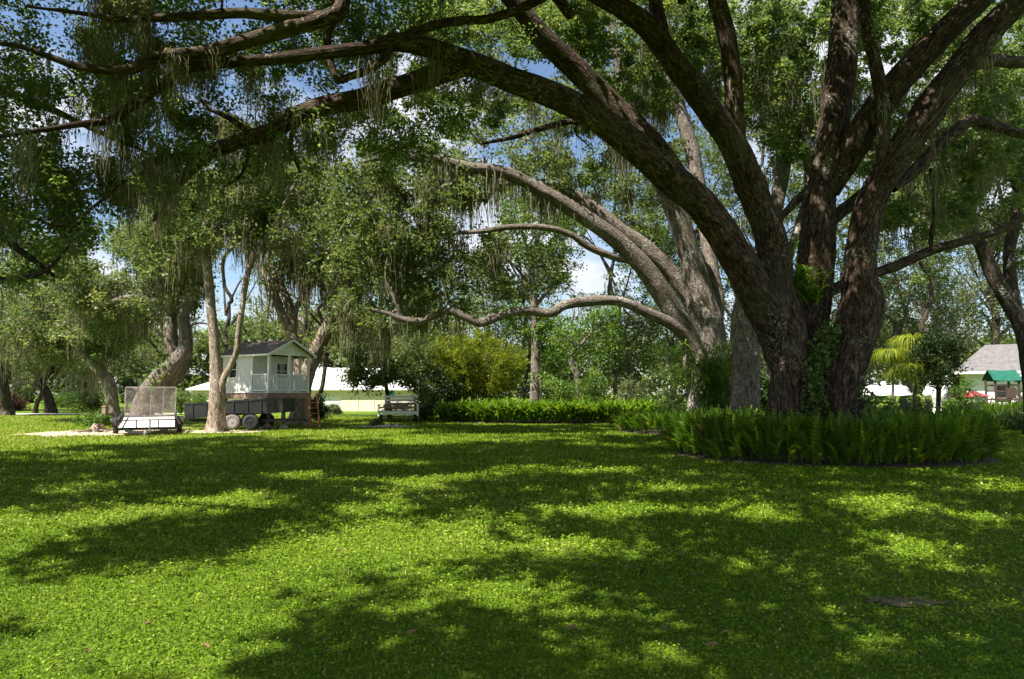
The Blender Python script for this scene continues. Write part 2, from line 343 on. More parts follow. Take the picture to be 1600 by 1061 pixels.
class Tree:
    def __init__(s, name, label, base, mat_b, group=None, cat='tree'):
        s.o = thing(name, label, cat, tuple(base), 0, group); s.b = np.array(base, float); s.mb = mat_b; s.nodes = []; s.seed = random.randint(1, 999)
    def limb(s, pts, name='limb', px=True, sides=None, flare=0, lump=.12, ridge=.05, step=None, wob=.0):
        if px:
            a = np.array(pts, float); C = P(a[:, 0], a[:, 1], a[:, 2]); r = a[:, 3] / 2 * a[:, 2] / FPX
        else:
            a = np.array(pts, float); C = a[:, :3]; r = a[:, 3]
        Ln = np.linalg.norm(np.diff(C, axis=0), axis=1).sum()
        step = step or max(.10, r.mean() * .35)
        n = max(6, int(Ln / step)); Q = catmull(np.c_[C, r], n); C = Q[:, :3]; r = np.maximum(Q[:, 3], .004)
        if wob:
            ss = np.linspace(0, Ln, n); wv = np.stack([noise(np.c_[ss * .7 + s.seed, ss * 0 + k * 9, ss * 0], k + 20) for k in range(3)], -1); C = C + wv * (wob * np.sin(np.linspace(0, math.pi, n)))[:, None]
        sides = sides or int(np.clip(r.max() * 60, 8, 36))
        s.seed += 3
        V, F, UV = tube(C, r, sides, s.seed, lump, ridge, flare)
        o = mesh_obj(name, V, F, s.mb, s.o, s.b, True, None, UV)
        k = max(1, int(.35 / step)); s.nodes.append(np.c_[C, r][::k])
        return C, r
    def twigs(s, clumps, name='branchwork', matb=None, maxr=.07, sides=4):
        nod = np.concatenate(s.nodes); cl = np.asarray(clumps)[:, :3]
        D = np.array([((nod[:, :3] - c) ** 2).sum(1).min() for c in cl]); order = np.argsort(D)
        buf = np.empty((len(nod) + 4 * len(cl), 4)); buf[:len(nod)] = nod; m = len(nod)
        Vs, Fs, Us, off = [], [], [], 0
        for i in order:
            c = cl[i]; d = np.linalg.norm(buf[:m, :3] - c, axis=1); d = d + np.maximum(0, buf[:m, 2] - c[2]) * .3; j = int(d.argmin()); a = buf[j, :3]; ln = np.linalg.norm(c - a)
            if ln < .08: continue
            r0 = min(buf[j, 3] * .7, maxr, .010 + .013 * ln); r1 = .004
            mid1 = a + (c - a) * .35 + rng.normal(0, .07 * ln, 3) + [0, 0, .10 * ln]; mid2 = a + (c - a) * .7 + rng.normal(0, .07 * ln, 3) + [0, 0, .05 * ln]
            n = 4 if ln < 1 else 7
            C = catmull(np.array([a, mid1, mid2, c]), n); r = np.linspace(r0, r1, n)
            V, F, U = tube(C, r, sides, 1, 0, 0); Vs.append(V); Fs.append(F + off); Us.append(U); off += len(V)
            t = np.linspace(.3, 1, 4)
            for q, k in enumerate((.35, .7, 1)):
                ii = int(k * (n - 1)); buf[m] = (*C[ii], r[ii] * 1.15); m += 1
        s.allnodes = buf[:m].copy()
        if Vs: tag(mesh_obj(name, np.concatenate(Vs), np.concatenate(Fs), matb or s.mb, s.o, s.b, True, None, np.concatenate(Us)), kind='stuff')
    def crown(s, clumps, per, size, m, name='crown', tri=False, up=.5, asp=.55):
        V, F, t = clump_leaves(clumps, per, size, tri, up, asp)
        tag(mesh_obj(name, V, F, m, s.o, s.b, False, t), kind='stuff')
    def moss(s, anchors, n=14, ln=(.4, 1.3), wd=.014, spread=.16, name='hanging_moss'):
        V, F, t = moss_geo(anchors, n, ln, wd, spread)
        if len(F): tag(mesh_obj(name, V, F, M['moss'], s.o, s.b, False, t), kind='stuff')

def unit(v): return v / (np.linalg.norm(v, axis=-1, keepdims=True) + 1e-9)
def leaf_geo(c, L, W, tri=False, up=.5, adir=None):
    n = len(c); a = rng.normal(size=(n, 3)); a[:, 2] *= .7
    if adir is not None: a = a * .8 + adir
    a = unit(a); nn = rng.normal(size=(n, 3)); nn[:, 2] = np.abs(nn[:, 2]) + up; sd = unit(np.cross(a, nn)); nn = np.cross(sd, a)
    L = L[:, None]; W = W[:, None]
    if tri:
        V = np.stack([c - a * L * .4 - sd * W * .5, c - a * L * .4 + sd * W * .5, c + a * L * .6], 1)
        return V.reshape(-1, 3), np.arange(n * 3).reshape(-1, 3)
    fold = nn * W * .18
    V = np.stack([c - a * L * .5, c - a * L * .05 + sd * W * .5 + fold, c + a * L * .5, c - a * L * .05 - sd * W * .5 + fold], 1)
    return V.reshape(-1, 3), np.arange(n * 4).reshape(-1, 4)
def clump_leaves(cl, per, size, tri=False, up=.5, asp=.55):
    cl = np.asarray(cl, float); m = len(cl); K = 6
    sc = unit(rng.normal(size=(m, K, 3))) * (rng.random((m, K, 1)) ** .4) * cl[:, None, 3:4] * [1, 1, .65] + cl[:, None, :3]
    q = per // K
    off = rng.normal(size=(m, K, q, 3)) * cl[:, None, None, 3:4] * [.26, .26, .20]
    c = (sc[:, :, None] + off).reshape(-1, 3); n = len(c)
    out = unit(off.reshape(-1, 3)) * .9
    Ls = size * rng.uniform(.65, 1.25, n)
    V, F = leaf_geo(c, Ls, Ls * asp * rng.uniform(.8, 1.2, n), tri, up, out)
    ct_ = rng.normal(0, .13, (m, 1, 1)) + rng.normal(0, .09, (m, K, 1)); t = (ct_ + rng.normal(.47, .16, (m, K, q))).reshape(-1)
    return V, F, np.clip(t, 0, 1)
def moss_geo(an, n, ln, wd, spread):
    an = np.asarray(an, float)
    if len(an) == 0: return np.zeros((0, 3)), np.zeros((0, 3), int), []
    m = len(an); lc = rng.uniform(ln[0], ln[1], (m, 1)) * rng.uniform(.35, 1.1, (m, n))
    st_ = an[:, None] + rng.normal(0, 1, (m, n, 3)) * [spread, spread, spread * .3]
    st_ = st_.reshape(-1, 3); l = lc.reshape(-1); k = len(l); S = 6
    t = np.linspace(0, 1, S)[None, :, None]
    path = st_[:, None] + np.array([0, 0, -1.]) * (l[:, None, None] * t)
    drift = np.cumsum(rng.normal(0, .042, (k, S, 3)) * [1, 1, 0], axis=1); drift[:, 0] = 0
    cen = np.repeat(an, n, 0); path = path + drift; path[..., :2] += (cen[:, None, :2] - path[..., :2]) * t * .35
    ang = rng.uniform(0, math.pi, k); sd = np.stack([np.cos(ang), np.sin(ang), 0 * ang], -1)[:, None]
    tw = rng.uniform(.5, 1.5, (k, S, 1)); wid = wd * np.maximum(1 - t, .08) ** .6 * tw * rng.uniform(.7, 1.5, (k, 1, 1))
    V = np.stack([path - sd * wid, path + sd * wid], 2).reshape(-1, 3)
    b = (np.arange(k) * S * 2)[:, None]; i = np.arange(S - 1)[None] * 2
    F = np.stack([b + i, b + i + 1, b + i + 3, b + i + 2], -1).reshape(-1, 4)
    tt = np.repeat(np.clip(rng.normal(.5, .2, k) + np.repeat(rng.normal(0, .12, m), n), 0, 1), S - 1)
    return V, F, tt
def ell_clumps(E, rr, extra=True):
    """E: (cx,cy,rx,ry,d0,d1,n) pixel ellipses with a depth range -> clumps"""
    out = []
    for cx, cy, rx, ry, d0, d1, n in E:
        a = rng.uniform(0, 2 * math.pi, n); q = np.sqrt(rng.random(n)); d = rng.uniform(d0, d1, n)
        p = P(cx + rx * q * np.cos(a), cy + ry * q * np.sin(a), d); p = p[p[:, 2] > .6]
        out.append(np.c_[p, rng.uniform(rr[0], rr[1], len(p))])
    return np.concatenate(out)
def fern_geo(roots, dirs, ln, arch, wd, pin=11, lean=None):
    """pinnate fronds: roots n x3, horizontal dirs n x 2, length, arch 0 upright..1 drooping"""
    n = len(roots); t = np.linspace(.08, 1, pin)[None]
    th = (.06 + .0 * t) + arch[:, None] * t * 1.9                       # angle from vertical along the frond
    ds = ln[:, None] / pin
    hx = np.cumsum(np.sin(th) * ds, 1); hz = np.cumsum(np.cos(th) * ds, 1)
    c = np.stack([roots[:, :1] + dirs[:, :1] * hx, roots[:, 1:2] + dirs[:, 1:2] * hx, roots[:, 2:] + hz], -1)
    tang = np.stack([dirs[:, :1] * np.sin(th), dirs[:, 1:2] * np.sin(th), np.cos(th)], -1)
    ro = rng.normal(0, .9, n); side0 = np.stack([-dirs[:, 1], dirs[:, 0], 0 * dirs[:, 0]], -1)
    perp = np.stack([dirs[:, 0], dirs[:, 1], 0 * dirs[:, 0]], -1)
    side = side0 * np.cos(ro)[:, None] + perp * np.sin(ro)[:, None]; side = side[:, None] + 0 * c
    wv = wd[:, None] * np.sin(np.clip(t * 1.02, 0, 1) * math.pi * .92 + .12) ** .7
    wv = np.maximum(wv, .004)
    pl = ds[..., None] * .95
    Vs = []
    for sgn in (-1, 1):
        tip = c + side * sgn * wv[..., None] + tang * pl * .8 + [0, 0, -1] * (wv * .15)[..., None]
        Vs.append(np.stack([c - tang * pl * .5, c + tang * pl * .5, tip], 2))
    V = np.concatenate(Vs, 1).reshape(-1, 3); F = np.arange(len(V)).reshape(-1, 3)
    tn = np.repeat(np.clip(rng.normal(.45, .2, n), 0, 1), 2 * pin)
    return V, F, tn
def strap_geo(roots, dirs, ln, arch, wd, S=5, th0=.2):
    n = len(roots); t = np.linspace(0, 1, S + 1)[None]; th = th0 + arch[:, None] * t; ds = ln[:, None] / S
    hx = np.cumsum(np.sin(th) * ds, 1); hz = np.cumsum(np.cos(th) * ds, 1); hx -= hx[:, :1]; hz -= hz[:, :1]
    c = np.stack([roots[:, :1] + dirs[:, :1] * hx, roots[:, 1:2] + dirs[:, 1:2] * hx, roots[:, 2:] + hz], -1)
    side = np.stack([-dirs[:, 1], dirs[:, 0], 0 * dirs[:, 0]], -1)[:, None]
    wv = (wd[:, None] * np.sin(t * 2.7 + .35) ** .8)[..., None]
    V = np.stack([c - side * wv / 2, c + side * wv / 2], 2).reshape(-1, 3)
    b = (np.arange(n) * (S + 1) * 2)[:, None]; i = np.arange(S)[None] * 2
    F = np.stack([b + i, b + i + 1, b + i + 3, b + i + 2], -1).reshape(-1, 4)
    return V, F, np.repeat(np.clip(rng.normal(.5, .2, n), 0, 1), S)
#==BODY==
# ------------------------------------------------------------------ ground
def sheet(name, pts, z, m, kind='structure', label=None, cat=None):
    V = [(x, y, z) for x, y in pts]; b = MB(); b.add(V, [tuple(range(len(V)))]); o = b.build(name, m); return tag(o, label, cat, None, kind)
def blob(cx, cy, rx, ry, n=40, amp=.15, seed=1):
    a = np.arange(n) * 2 * math.pi / n; k = 1 + amp * noise(np.c_[np.cos(a) * 1.6, np.sin(a) * 1.6, a * 0 + seed], seed) + amp * .6 * noise(np.c_[np.cos(a) * 5, np.sin(a) * 5, a * 0 + seed], seed + 1)
    return [(cx + rx * q * math.cos(t), cy + ry * q * math.sin(t)) for t, q in zip(a, k)]
sheet('lawn', [(-900, -60), (900, -60), (900, 1500), (-900, 1500)], 0, M['lawn'], label='mown green lawn running back under the trees')
sheet('driveway', [(-90, 51), (-26, 51.5), (-26, 54.5), (-90, 54)], .012, M['road'], label='pale driveway crossing behind the left lawn')
sheet('sandy_ground', blob(GX(165, 27.6), 27.6, 3.0, 2.2, 48, .25, 3), .014, M['sand'], label='sandy bare ground beside the mesh gated trailer')
sheet('sandy_ground', blob(GX(345, 28.3), 28.2, 2.1, 1.0, 40, .25, 5), .016, M['sand'], label='sandy bare ground round the pale forked trunk')
sheet('sandy_ground', blob(GX(600, 32.6), 32.6, 1.5, .9, 40, .3, 8), .014, M['sand'], label='sandy patch in front of the white slatted trailer')
sheet('sandy_ground', blob(GX(250, 31.5), 31.8, 1.8, 1.2, 40, .25, 9), .018, M['sand'], label='sandy ground round the leaning oak trunk')
g_ = G(1415, 942); sheet('bare_soil', blob(g_[0], g_[1], 0.30, .13, 30, .5, 4), .010, M['wornsoil'], label='small bare soil spot worn in the shaded lawn')

BEDS = [(8.2, 17.9, 4.0, 3.45), (8.2, 28.6, 3.75, 3.4), (2.35, 39.3, 6.6, 3.9), (27.5, 36, 4.2, 2.4)]
def grass():
    n = 400000
    d = np.exp(rng.uniform(math.log(3.0), math.log(48), n)); x = rng.uniform(-1, 1, n) * (.82 * d + 1.6)
    pts = np.c_[x, d, 0 * d]
    k = np.ones(n, bool)
    for cx, cy, rx, ry in BEDS: k &= ((x - cx) / (rx * .98)) ** 2 + ((d - cy) / (ry * .98)) ** 2 > 1
    for cx, cy, rx, ry in ((GX(165, 27.6), 27.6, 2.8, 2.0), (GX(345, 28.3), 28.2, 1.9, .9), (GX(600, 32.6), 32.6, 1.3, .75)):
        k &= (((x - cx) / rx) ** 2 + ((d - cy) / ry) ** 2 > 1) | (rng.random(n) < .3)
    k &= (((x - g_[0]) / .40) ** 2 + ((d - g_[1]) / .17) ** 2 > 1 + .8 * noise(np.c_[x * 7, d * 7, 0 * d], 15)) | (rng.random(n) < .5)
    pts = pts[k]; d = d[k]; n = len(d)
    patch = noise(np.c_[pts[:, 0] * .55, pts[:, 1] * .55, 0 * d], 11) * .5 + noise(np.c_[pts[:, 0] * 2.2, pts[:, 1] * 2.2, 0 * d], 12) * .35
    blade = rng.random(n) < (.42 - .35 * patch - .15 * (pts[:, 0] / np.maximum(d, 1)))
    blade |= d > 15
    s = .0165 * (d / 4) ** .84
    t = np.clip(.46 + patch * .22 + rng.normal(0, .2, n), 0, 1)
    t = np.clip(t + .22 * np.clip((-pts[:, 0] - 5) / 8, 0, 1) * np.clip((d - 17) / 6, 0, 1), 0, 1)
    dry = rng.random(n) < .012 + .09 * np.clip(patch, 0, 1); t[dry] = rng.uniform(.95, 1, dry.sum())
    # broad leaflets
    q = ~blade; c = pts[q].copy(); m = len(c); c[:, 2] = rng.uniform(.012, .05, m) * (1 + .5 * patch[q])
    a = np.c_[rng.normal(size=(m, 2)), rng.normal(0, .35, m)]; a = unit(a); nn = rng.normal(0, .45, (m, 3)) + [0, 0, 1]; sd = unit(np.cross(a, nn))
    Ls = (s[q] * rng.uniform(.8, 1.5, m))[:, None]; W = Ls * .75
    V = np.stack([c - a * Ls * .5, c + sd * W * .5, c + a * Ls * .5, c - sd * W * .5], 1).reshape(-1, 3)
    tag(mesh_obj('ground_cover', V, np.arange(len(V)).reshape(-1, 4), M['grass'], None, (0, 0, 0), False, t[q]), 'small leafy ground cover mixed into the near lawn', 'ground cover', None, 'stuff')
    q = blade; c = pts[q]; m = len(c); hh = (s[q] * rng.uniform(1.0, 2.2, m))[:, None]; hh = np.minimum(hh, .075)
    az = rng.uniform(0, 2 * math.pi, m); ln = rng.uniform(.2, 1.0, m)[:, None]; dr = np.c_[np.cos(az), np.sin(az), 0 * az]; sd = np.c_[-np.sin(az), np.cos(az), 0 * az]; W = (s[q] * rng.uniform(.16, .34, m))[:, None]
    V = np.stack([c - sd * W, c + sd * W, c + dr * hh * ln + [0, 0, 1] * hh * np.sqrt(1.05 - ln ** 2 * .8)], 1).reshape(-1, 3)
    tag(mesh_obj('grass', V, np.arange(len(V)).reshape(-1, 3), M['grass'], None, (0, 0, 0), False, t[q]), 'short mown grass blades of the lawn', 'grass', None, 'stuff')
grass()
for i, (px, py) in enumerate([(388, 850), (1005, 985), (1045, 880), (1135, 1005), (230, 990), (1005, 905), (1085, 910), (560, 1000), (745, 905), (1250, 1010), (900, 960), (700, 1040)] + [(rng.uniform(20, 1580), rng.uniform(740, 1055)) for _k in range(26)]):
    g = G(px, py); b = MB(); a = rng.uniform(0, 6.28); u = np.array([math.cos(a), math.sin(a), .1]); v = np.array([-math.sin(a), math.cos(a), .15]); s = rng.uniform(.028, .045); z = np.array([0, 0, .06])
    b.add([g + z + u * s * k + v * s * w_ * .5 + [0, 0, h] for k, w_, h in ((-1, 0, .012), (-.4, .8, .016), (.3, .9, .012), (1, 0, .02), (.3, -.9, .014), (-.4, -.8, .012), (0, 0, 0))], [(0, 1, 6), (1, 2, 6), (2, 3, 6), (3, 4, 6), (4, 5, 6), (5, 0, 6)])
    tag(b.build('fallen_leaf', M['leafbrown']), 'curled brown dead leaf lying on the lawn', 'leaf', 'fallen leaves on the lawn')

# ------------------------------------------------------------------ the great oak (in the round fern bed)
A = Tree('live_oak', 'huge many-stemmed live oak rising from the round clipped fern bed', (8.2, 17.7, 0), M['bark'])
A.limb([(1222, 722, 17.5, 96), (1226, 670, 17.5, 68), (1230, 630, 17.5, 60), (1234, 585, 17.5, 60), (1228, 545, 17.5, 68), (1219, 500, 17.5, 66), (1212, 455, 17.5, 54), (1211, 415, 17.5, 50), (1203, 370, 17.4, 46), (1185, 320, 17.2, 45), (1166, 275, 17, 44), (1145, 225, 16.7, 43), (1118, 185, 16.4, 42), (1082, 136, 16, 40), (1047, 87, 15.5, 38), (1015, 45, 15.2, 36), (970, 12, 14.8, 33), (925, -14, 14.4, 30), (860, -60, 13.5, 26), (760, -120, 12.0, 22), (640, -200, 10, 16)], 'trunk', flare=.25, lump=.10, ridge=.07)
A.limb([(1262, 720, 18.3, 80), (1262, 640, 18.3, 66), (1263, 580, 18.3, 62), (1267, 520, 18.3, 52), (1272, 450, 18.3, 52), (1276, 390, 18.3, 54), (1279, 325, 18.3, 50), (1288, 270, 18.3, 46), (1298, 225, 18.2, 46), (1306, 170, 18.2, 44), (1315, 100, 18.2, 44), (1320, 25, 18.2, 40), (1318, -50, 18.0, 36), (1290, -160, 17.5, 28), (1260, -300, 17, 16)], 'trunk', flare=.2, lump=.12, ridge=.07)
A.limb([(1312, 722, 17.3, 90), (1310, 670, 17.3, 64), (1312, 625, 17.3, 60), (1320, 575, 17.3, 60), (1336, 525, 17.3, 63), (1347, 480, 17.3, 62), (1345, 430, 17.3, 48), (1346, 390, 17.3, 45), (1354, 345, 17.3, 45), (1368, 300, 17.2, 45), (1390, 262, 17.0, 46), (1418, 220, 16.8, 46), (1455, 165, 16.5, 46), (1498, 108, 16.2, 46), (1540, 55, 15.8, 44), (1585, 12, 15.4, 40), (1640, -30, 14.8, 34), (1720, -90, 13.8, 26), (1830, -160, 12.6, 16)], 'trunk', flare=.25, lump=.12, ridge=.07)
l1 = [(1226, 560, 17.5, 40), (1205, 505, 17.3, 54), (1178, 455, 17.0, 54), (1150, 402, 16.6, 53), (1100, 327, 16.2, 51), (1050, 280, 15.7, 50), (1000, 236, 15.2, 48), (950, 197, 14.7, 45), (900, 166, 14.2, 43), (850, 143, 13.6, 42), (800, 125, 13.1, 40), (755, 106, 12.8, 38), (700, 85, 12.5, 33), (655, 71, 12.2, 30), (618, 66, 12, 28)]
A.limb(l1 + [(590, 72, 11.9, 22), (560, 76, 11.8, 20), (500, 83, 11.6, 19), (425, 92, 11.4, 18), (375, 96, 11.2, 17), (300, 104, 11.1, 17), (270, 120, 11, 16), (240, 142, 11, 15), (200, 170, 10.9, 14), (175, 187, 10.8, 13), (125, 194, 10.6, 10), (65, 203, 10.5, 7), (0, 214, 10.4, 5), (-60, 222, 10.3, 3)])
A.limb([(790, 122, 13, 26), (740, 105, 12.9, 34), (705, 110, 12.8, 34), (660, 124, 12.7, 33), (610, 140, 12.7, 32), (560, 155, 12.6, 32), (500, 168, 12.6, 32), (455, 185, 12.6, 31), (425, 205, 12.6, 29), (395, 214, 12.5, 26), (345, 231, 12.5, 24), (318, 245, 12.5, 21), (290, 275, 12.5, 16), (268, 298, 12.5, 13), (256, 318, 12.4, 9), (240, 345, 12.3, 5)])
A.limb([(1075, 292, 15.9, 26), (1040, 248, 15.7, 34), (1000, 203, 15.9, 36), (950, 157, 16, 37), (900, 107, 15.9, 36), (850, 60, 15.6, 34), (822, 25, 15.4, 30), (790, -10, 15.2, 27), (740, -70, 14.6, 22), (660, -140, 13.6, 15)])
A.limb([(1152, 240, 16.8, 26), (1147, 190, 16.7, 31), (1145, 125, 16.5, 30), (1136, 62, 16.3, 29), (1120, 0, 16, 28), (1105, -60, 15.6, 24), (1080, -150, 15, 16)])
A.limb([(1040, 85, 15.6, 22), (1034, 50, 15.6, 24), (1024, 0, 15.7, 22), (1010, -80, 15.8, 16)])
A.limb([(1295, 300, 18.2, 30), (1308, 272, 18.1, 40), (1330, 238, 17.8, 44), (1360, 185, 17.4, 45), (1400, 131, 17, 44), (1440, 86, 16.7, 43), (1485, 41, 16.3, 40), (1530, 2, 16, 36), (1600, -60, 15.4, 28), (1700, -130, 14.6, 16)])
A.limb([(1362, 330, 17.2, 20), (1376, 262, 17, 22), (1381, 192, 16.8, 21), (1374, 130, 16.6, 20), (1356, 50, 16.4, 18), (1349, -10, 16.3, 16), (1340, -90, 16, 10)])
A.limb([(1395, 295, 17.2, 14), (1425, 270, 17.4, 19), (1455, 240, 17.5, 19), (1485, 210, 17.6, 19), (1515, 191, 17.7, 18), (1560, 196, 17.8, 17), (1600, 206, 18, 15), (1680, 215, 18.3, 11), (1760, 240, 18.6, 5)], wob=.1)
A.limb([(1268, 475, 18.4, 14), (1300, 454, 18.6, 17), (1335, 437, 18.8, 17), (1370, 424, 18.9, 17), (1410, 409, 19, 16), (1450, 396, 19.1, 15), (1490, 385, 19.2, 14), (1525, 375, 19.3, 14), (1570, 358, 19.4, 12), (1600, 340, 19.5, 11), (1660, 310, 19.6, 6)], wob=.1)
A.limb([(1285, 360, 18.5, 14), (1310, 335, 18.7, 20), (1340, 311, 18.9, 20), (1372, 282, 19.2, 18), (1420, 240, 19.8, 15), (1480, 170, 20.5, 10)])
A.limb([(1495, 110, 16.3, 18), (1520, 100, 16.5, 21), (1555, 95, 16.8, 20), (1600, 97, 17, 18), (1680, 80, 17.3, 10)])
A.limb([(1455, 262, 17.5, 7), (1460, 300, 17.6, 9), (1461, 335, 17.7, 9), (1456, 365, 17.8, 8), (1454, 392, 17.9, 5)])
A.limb([(615, 64, 12, 18), (645, 52, 12.1, 15), (675, 40, 12.2, 15), (720, 32, 12.4, 15), (770, 28, 12.6, 15), (830, 5, 13, 17), (900, -40, 13.8, 20)])
A.limb([(612, 68, 12, 14), (604, 85, 11.9, 15), (590, 100, 11.9, 15), (568, 112, 11.9, 14), (545, 120, 11.9, 13), (528, 126, 11.9, 13), (520, 108, 11.9, 12), (514, 85, 11.9, 11), (512, 62, 11.8, 12), (518, 40, 11.7, 12), (526, 20, 11.6, 13), (530, -20, 11.5, 14), (560, -90, 11.5, 16)], wob=.0)
A.limb([(560, -90, 11.4, 24), (540, -20, 11.3, 24), (532, 15, 11.2, 25), (505, 30, 11.1, 26), (455, 45, 11, 26), (400, 60, 10.9, 25), (350, 75, 10.8, 24), (310, 84, 10.7, 23), (275, 86, 10.6, 22), (235, 92, 10.5, 20), (205, 108, 10.4, 18), (165, 110, 10.3, 15), (120, 104, 10.2, 13), (95, 95, 10.1, 11), (65, 84, 10, 9), (30, 72, 9.9, 8), (-20, 66, 9.8, 6)])
A.limb([(520, 24, 11.2, 16), (470, 26, 11, 20), (430, 24, 10.9, 19), (375, 20, 10.8, 17), (310, 24, 10.7, 16), (250, 28, 10.6, 14), (190, 30, 10.4, 10), (120, 20, 10.2, 7), (40, 10, 10, 4)])
A.limb([(392, 214, 12.5, 8), (370, 192, 12.5, 10), (345, 178, 12.5, 8), (330, 172, 12.5, 6), (310, 150, 12.4, 3)])
A.limb([(460, 195, 12.6, 9), (454, 225, 12.6, 8), (462, 250, 12.6, 7), (470, 270, 12.6, 5)])
A.limb([(385, 226, 12.5, 7), (388, 245, 12.5, 6), (375, 275, 12.5, 5), (350, 292, 12.4, 3)])
A.limb([(330, 240, 12.5, 8), (280, 240, 12.4, 8), (230, 268, 12.3, 7), (190, 285, 12.2, 6), (150, 320, 12.1, 5), (95, 355, 12, 5), (40, 330, 11.9, 4), (0, 310, 11.8, 3)])
A.limb([(1211, 352, 17.6, 7), (1240, 318, 17.9, 14), (1270, 290, 18.2, 14), (1290, 262, 18.3, 8)])
A.limb([(1020, 250, 15.5, 8), (960, 205, 16.5, 10), (900, 190, 17, 10), (850, 200, 17.3, 9), (800, 215, 17.6, 7), (750, 225, 17.8, 4)])
# limbs that pass above and behind the viewer
A.limb([(1.2, 13.2, 9.4, 0.130), (-.5, 10.5, 10.2, 0.110), (-2.0, 7, 10.6, 0.090), (-3.6, 3, 10.4, 0.070), (-5.0, -1, 9.8, 0.045), (-6.2, -5, 9, 0.025)], px=False, wob=1.1)
A.limb([(4.0, 15, 10.8, 0.120), (3.6, 11, 11.6, 0.100), (3.4, 6, 11.6, 0.080), (3.2, 1, 11, 0.060), (3.0, -4, 10, 0.030)], px=False, wob=1.1)
A.limb([(9.5, 15.4, 12.2, 0.130), (8.8, 11, 12.6, 0.100), (8.0, 6, 12, 0.080), (7.4, 1, 11, 0.050), (7, -3, 10, 0.025)], px=False, wob=1.1)
A.limb([(11.5, 15, 11.6, 0.120), (13.0, 11, 11.6, 0.090), (14.2, 6, 10.8, 0.060), (15, 1, 9.6, 0.030)], px=False, wob=1.1)

Z = Tree('live_oak', 'live oak whose low dark boughs reach in above the left end of the lawn', (-19, 10.5, 0), M['barkd'])
Z.limb([(-19, 10.5, -.1, .55), (-18.8, 10.5, 1, .45), (-18.3, 10.6, 3, .42), (-17.6, 10.8, 5, .36), (-16.8, 11, 7.2, .28), (-16, 11, 9.5, .18), (-15.4, 11, 12, .08)], 'trunk', px=False, flare=.25)
Z.limb([(-18.2, 10.6, 3.4, .26), (-15, 11, 4.8, .20), (-12, 11.4, 5.6, .15), (-10, 11.8, 5.0, .10), (-9.0, 12.2, 4.2, .06), (-8.6, 12.4, 3.8, .03)], px=False, wob=.2)
Z.limb([(-17.8, 10.7, 4.6, .26), (-15, 9, 6.6, .2), (-12, 7.5, 7.8, .15), (-9, 6.5, 8.2, .1), (-7, 6, 8, .05)], px=False, wob=.2)
Z.limb([(-17.4, 10.8, 5.4, .24), (-15.4, 12.5, 7.4, .18), (-13, 14.6, 8.6, .13), (-10.8, 16.5, 8.4, .07), (-9, 18, 7.6, .03)], px=False, wob=.2)
Z.limb([(-17.4, 10.8, 5.6, .22), (-17, 7, 7.8, .16), (-16, 3, 8.6, .1), (-15, 0, 8, .05)], px=False, wob=.2)
Z.limb([(-40, 436, 12, 12), (0, 437, 12, 10), (40, 434, 12, 9), (75, 420, 12, 7), (95, 400, 12.1, 5), (110, 380, 12.2, 3)])
Z.limb([(-14, 11.2, 5.2, .12), (-12.6, 11.6, 4.5, .09), (-11, 12, 4.0, .07), (-10, 12, 3.7, .05)], px=False)

# leaves of these two: those that cast the lawn's shade, then those the photograph shows
def shade_clumps():
    n = 8200
    x = rng.uniform(-16, 20, n); y = rng.uniform(2.2, 28, n); g = np.c_[x, y, 0 * x]
    px, py, f = PIX(g); k = ~lit(g) & (px > -260) & (px < 1860)
    nz = noise(np.c_[x * .55, y * .55, 0 * x], 31) + .6 * noise(np.c_[x * 1.4, y * 1.4, 0 * x], 32); k &= nz > -.66 - .34 * (px > 880)
    g = g[k]; done = np.zeros(len(g), bool); res = np.zeros((len(g), 3))
    for tries in range(6):                                   # the lowest height at which a leaf clump does not hide what the photograph shows
        h = rng.uniform(6.6, 10.5, len(g)) + tries * 1.1; p = g + SUN * (h / SUN[2])[:, None]
        px, py, f = PIX(p); inn = (f > 1) & (px > -90) & (px < 1690) & (py > -90)
        ok = ~inn
        t = ok & ~done; res[t] = p[t]; done |= ok
    p = res[done]; return np.c_[p, rng.uniform(.38, .62, len(p))]
sc_ = shade_clumps()
VA = ell_clumps([(130, 60, 190, 100, 10.5, 14, 80), (130, 220, 200, 110, 11, 15, 95), (350, 140, 170, 110, 12, 16, 85), (300, 270, 160, 80, 12, 16, 60), (330, 30, 220, 60, 11, 15, 50), (620, 25, 130, 60, 13, 18, 130), (520, 60, 90, 60, 13, 17, 40), (520, 230, 150, 70, 13, 18, 70), (640, 190, 110, 60, 14, 19, 50),
                 (760, 40, 120, 70, 15, 20, 130), (880, 30, 100, 60, 18.6, 22, 100), (1000, 70, 130, 110, 19, 25, 190), (1150, 60, 130, 110, 19.5, 26, 160), (1245, 110, 90, 140, 19.5, 26, 190), (1430, 40, 120, 70, 18.6, 24, 95), (1340, 60, 70, 90, 19.5, 25, 70), (1450, 240, 120, 130, 19, 25, 160), (1560, 60, 90, 90, 18.6, 24, 110), (1560, 240, 80, 90, 19, 25, 100), (930, 220, 60, 60, 19, 23, 40), (700, 150, 130, 60, 18.6, 22, 60), (420, 90, 140, 60, 15, 19, 50)], (.26, .46))
kA = keep(VA[:, :3]); vx, vy, _f = PIX(VA[:, :3]); VA = VA[kA | ((((vx > 470) & (vx < 950) & (vy < 170) & (VA[:, 1] > 14.5)) | (VA[:, 1] > 19)) & ~inell(vx, vy, HOLES) & ~(inpoly(vx, vy, TRUNKZONE) & (VA[:, 1] < 18.5)) & (rng.random(len(VA)) < .75))]
VZ = ell_clumps([(20, 350, 130, 100, 11, 15, 80), (-30, 180, 120, 150, 11, 15, 60), (110, 330, 90, 60, 12, 15, 30)], (.26, .44)); VZ = VZ[keep(VZ[:, :3])]
zq = sc_[:, 0] < -8.5
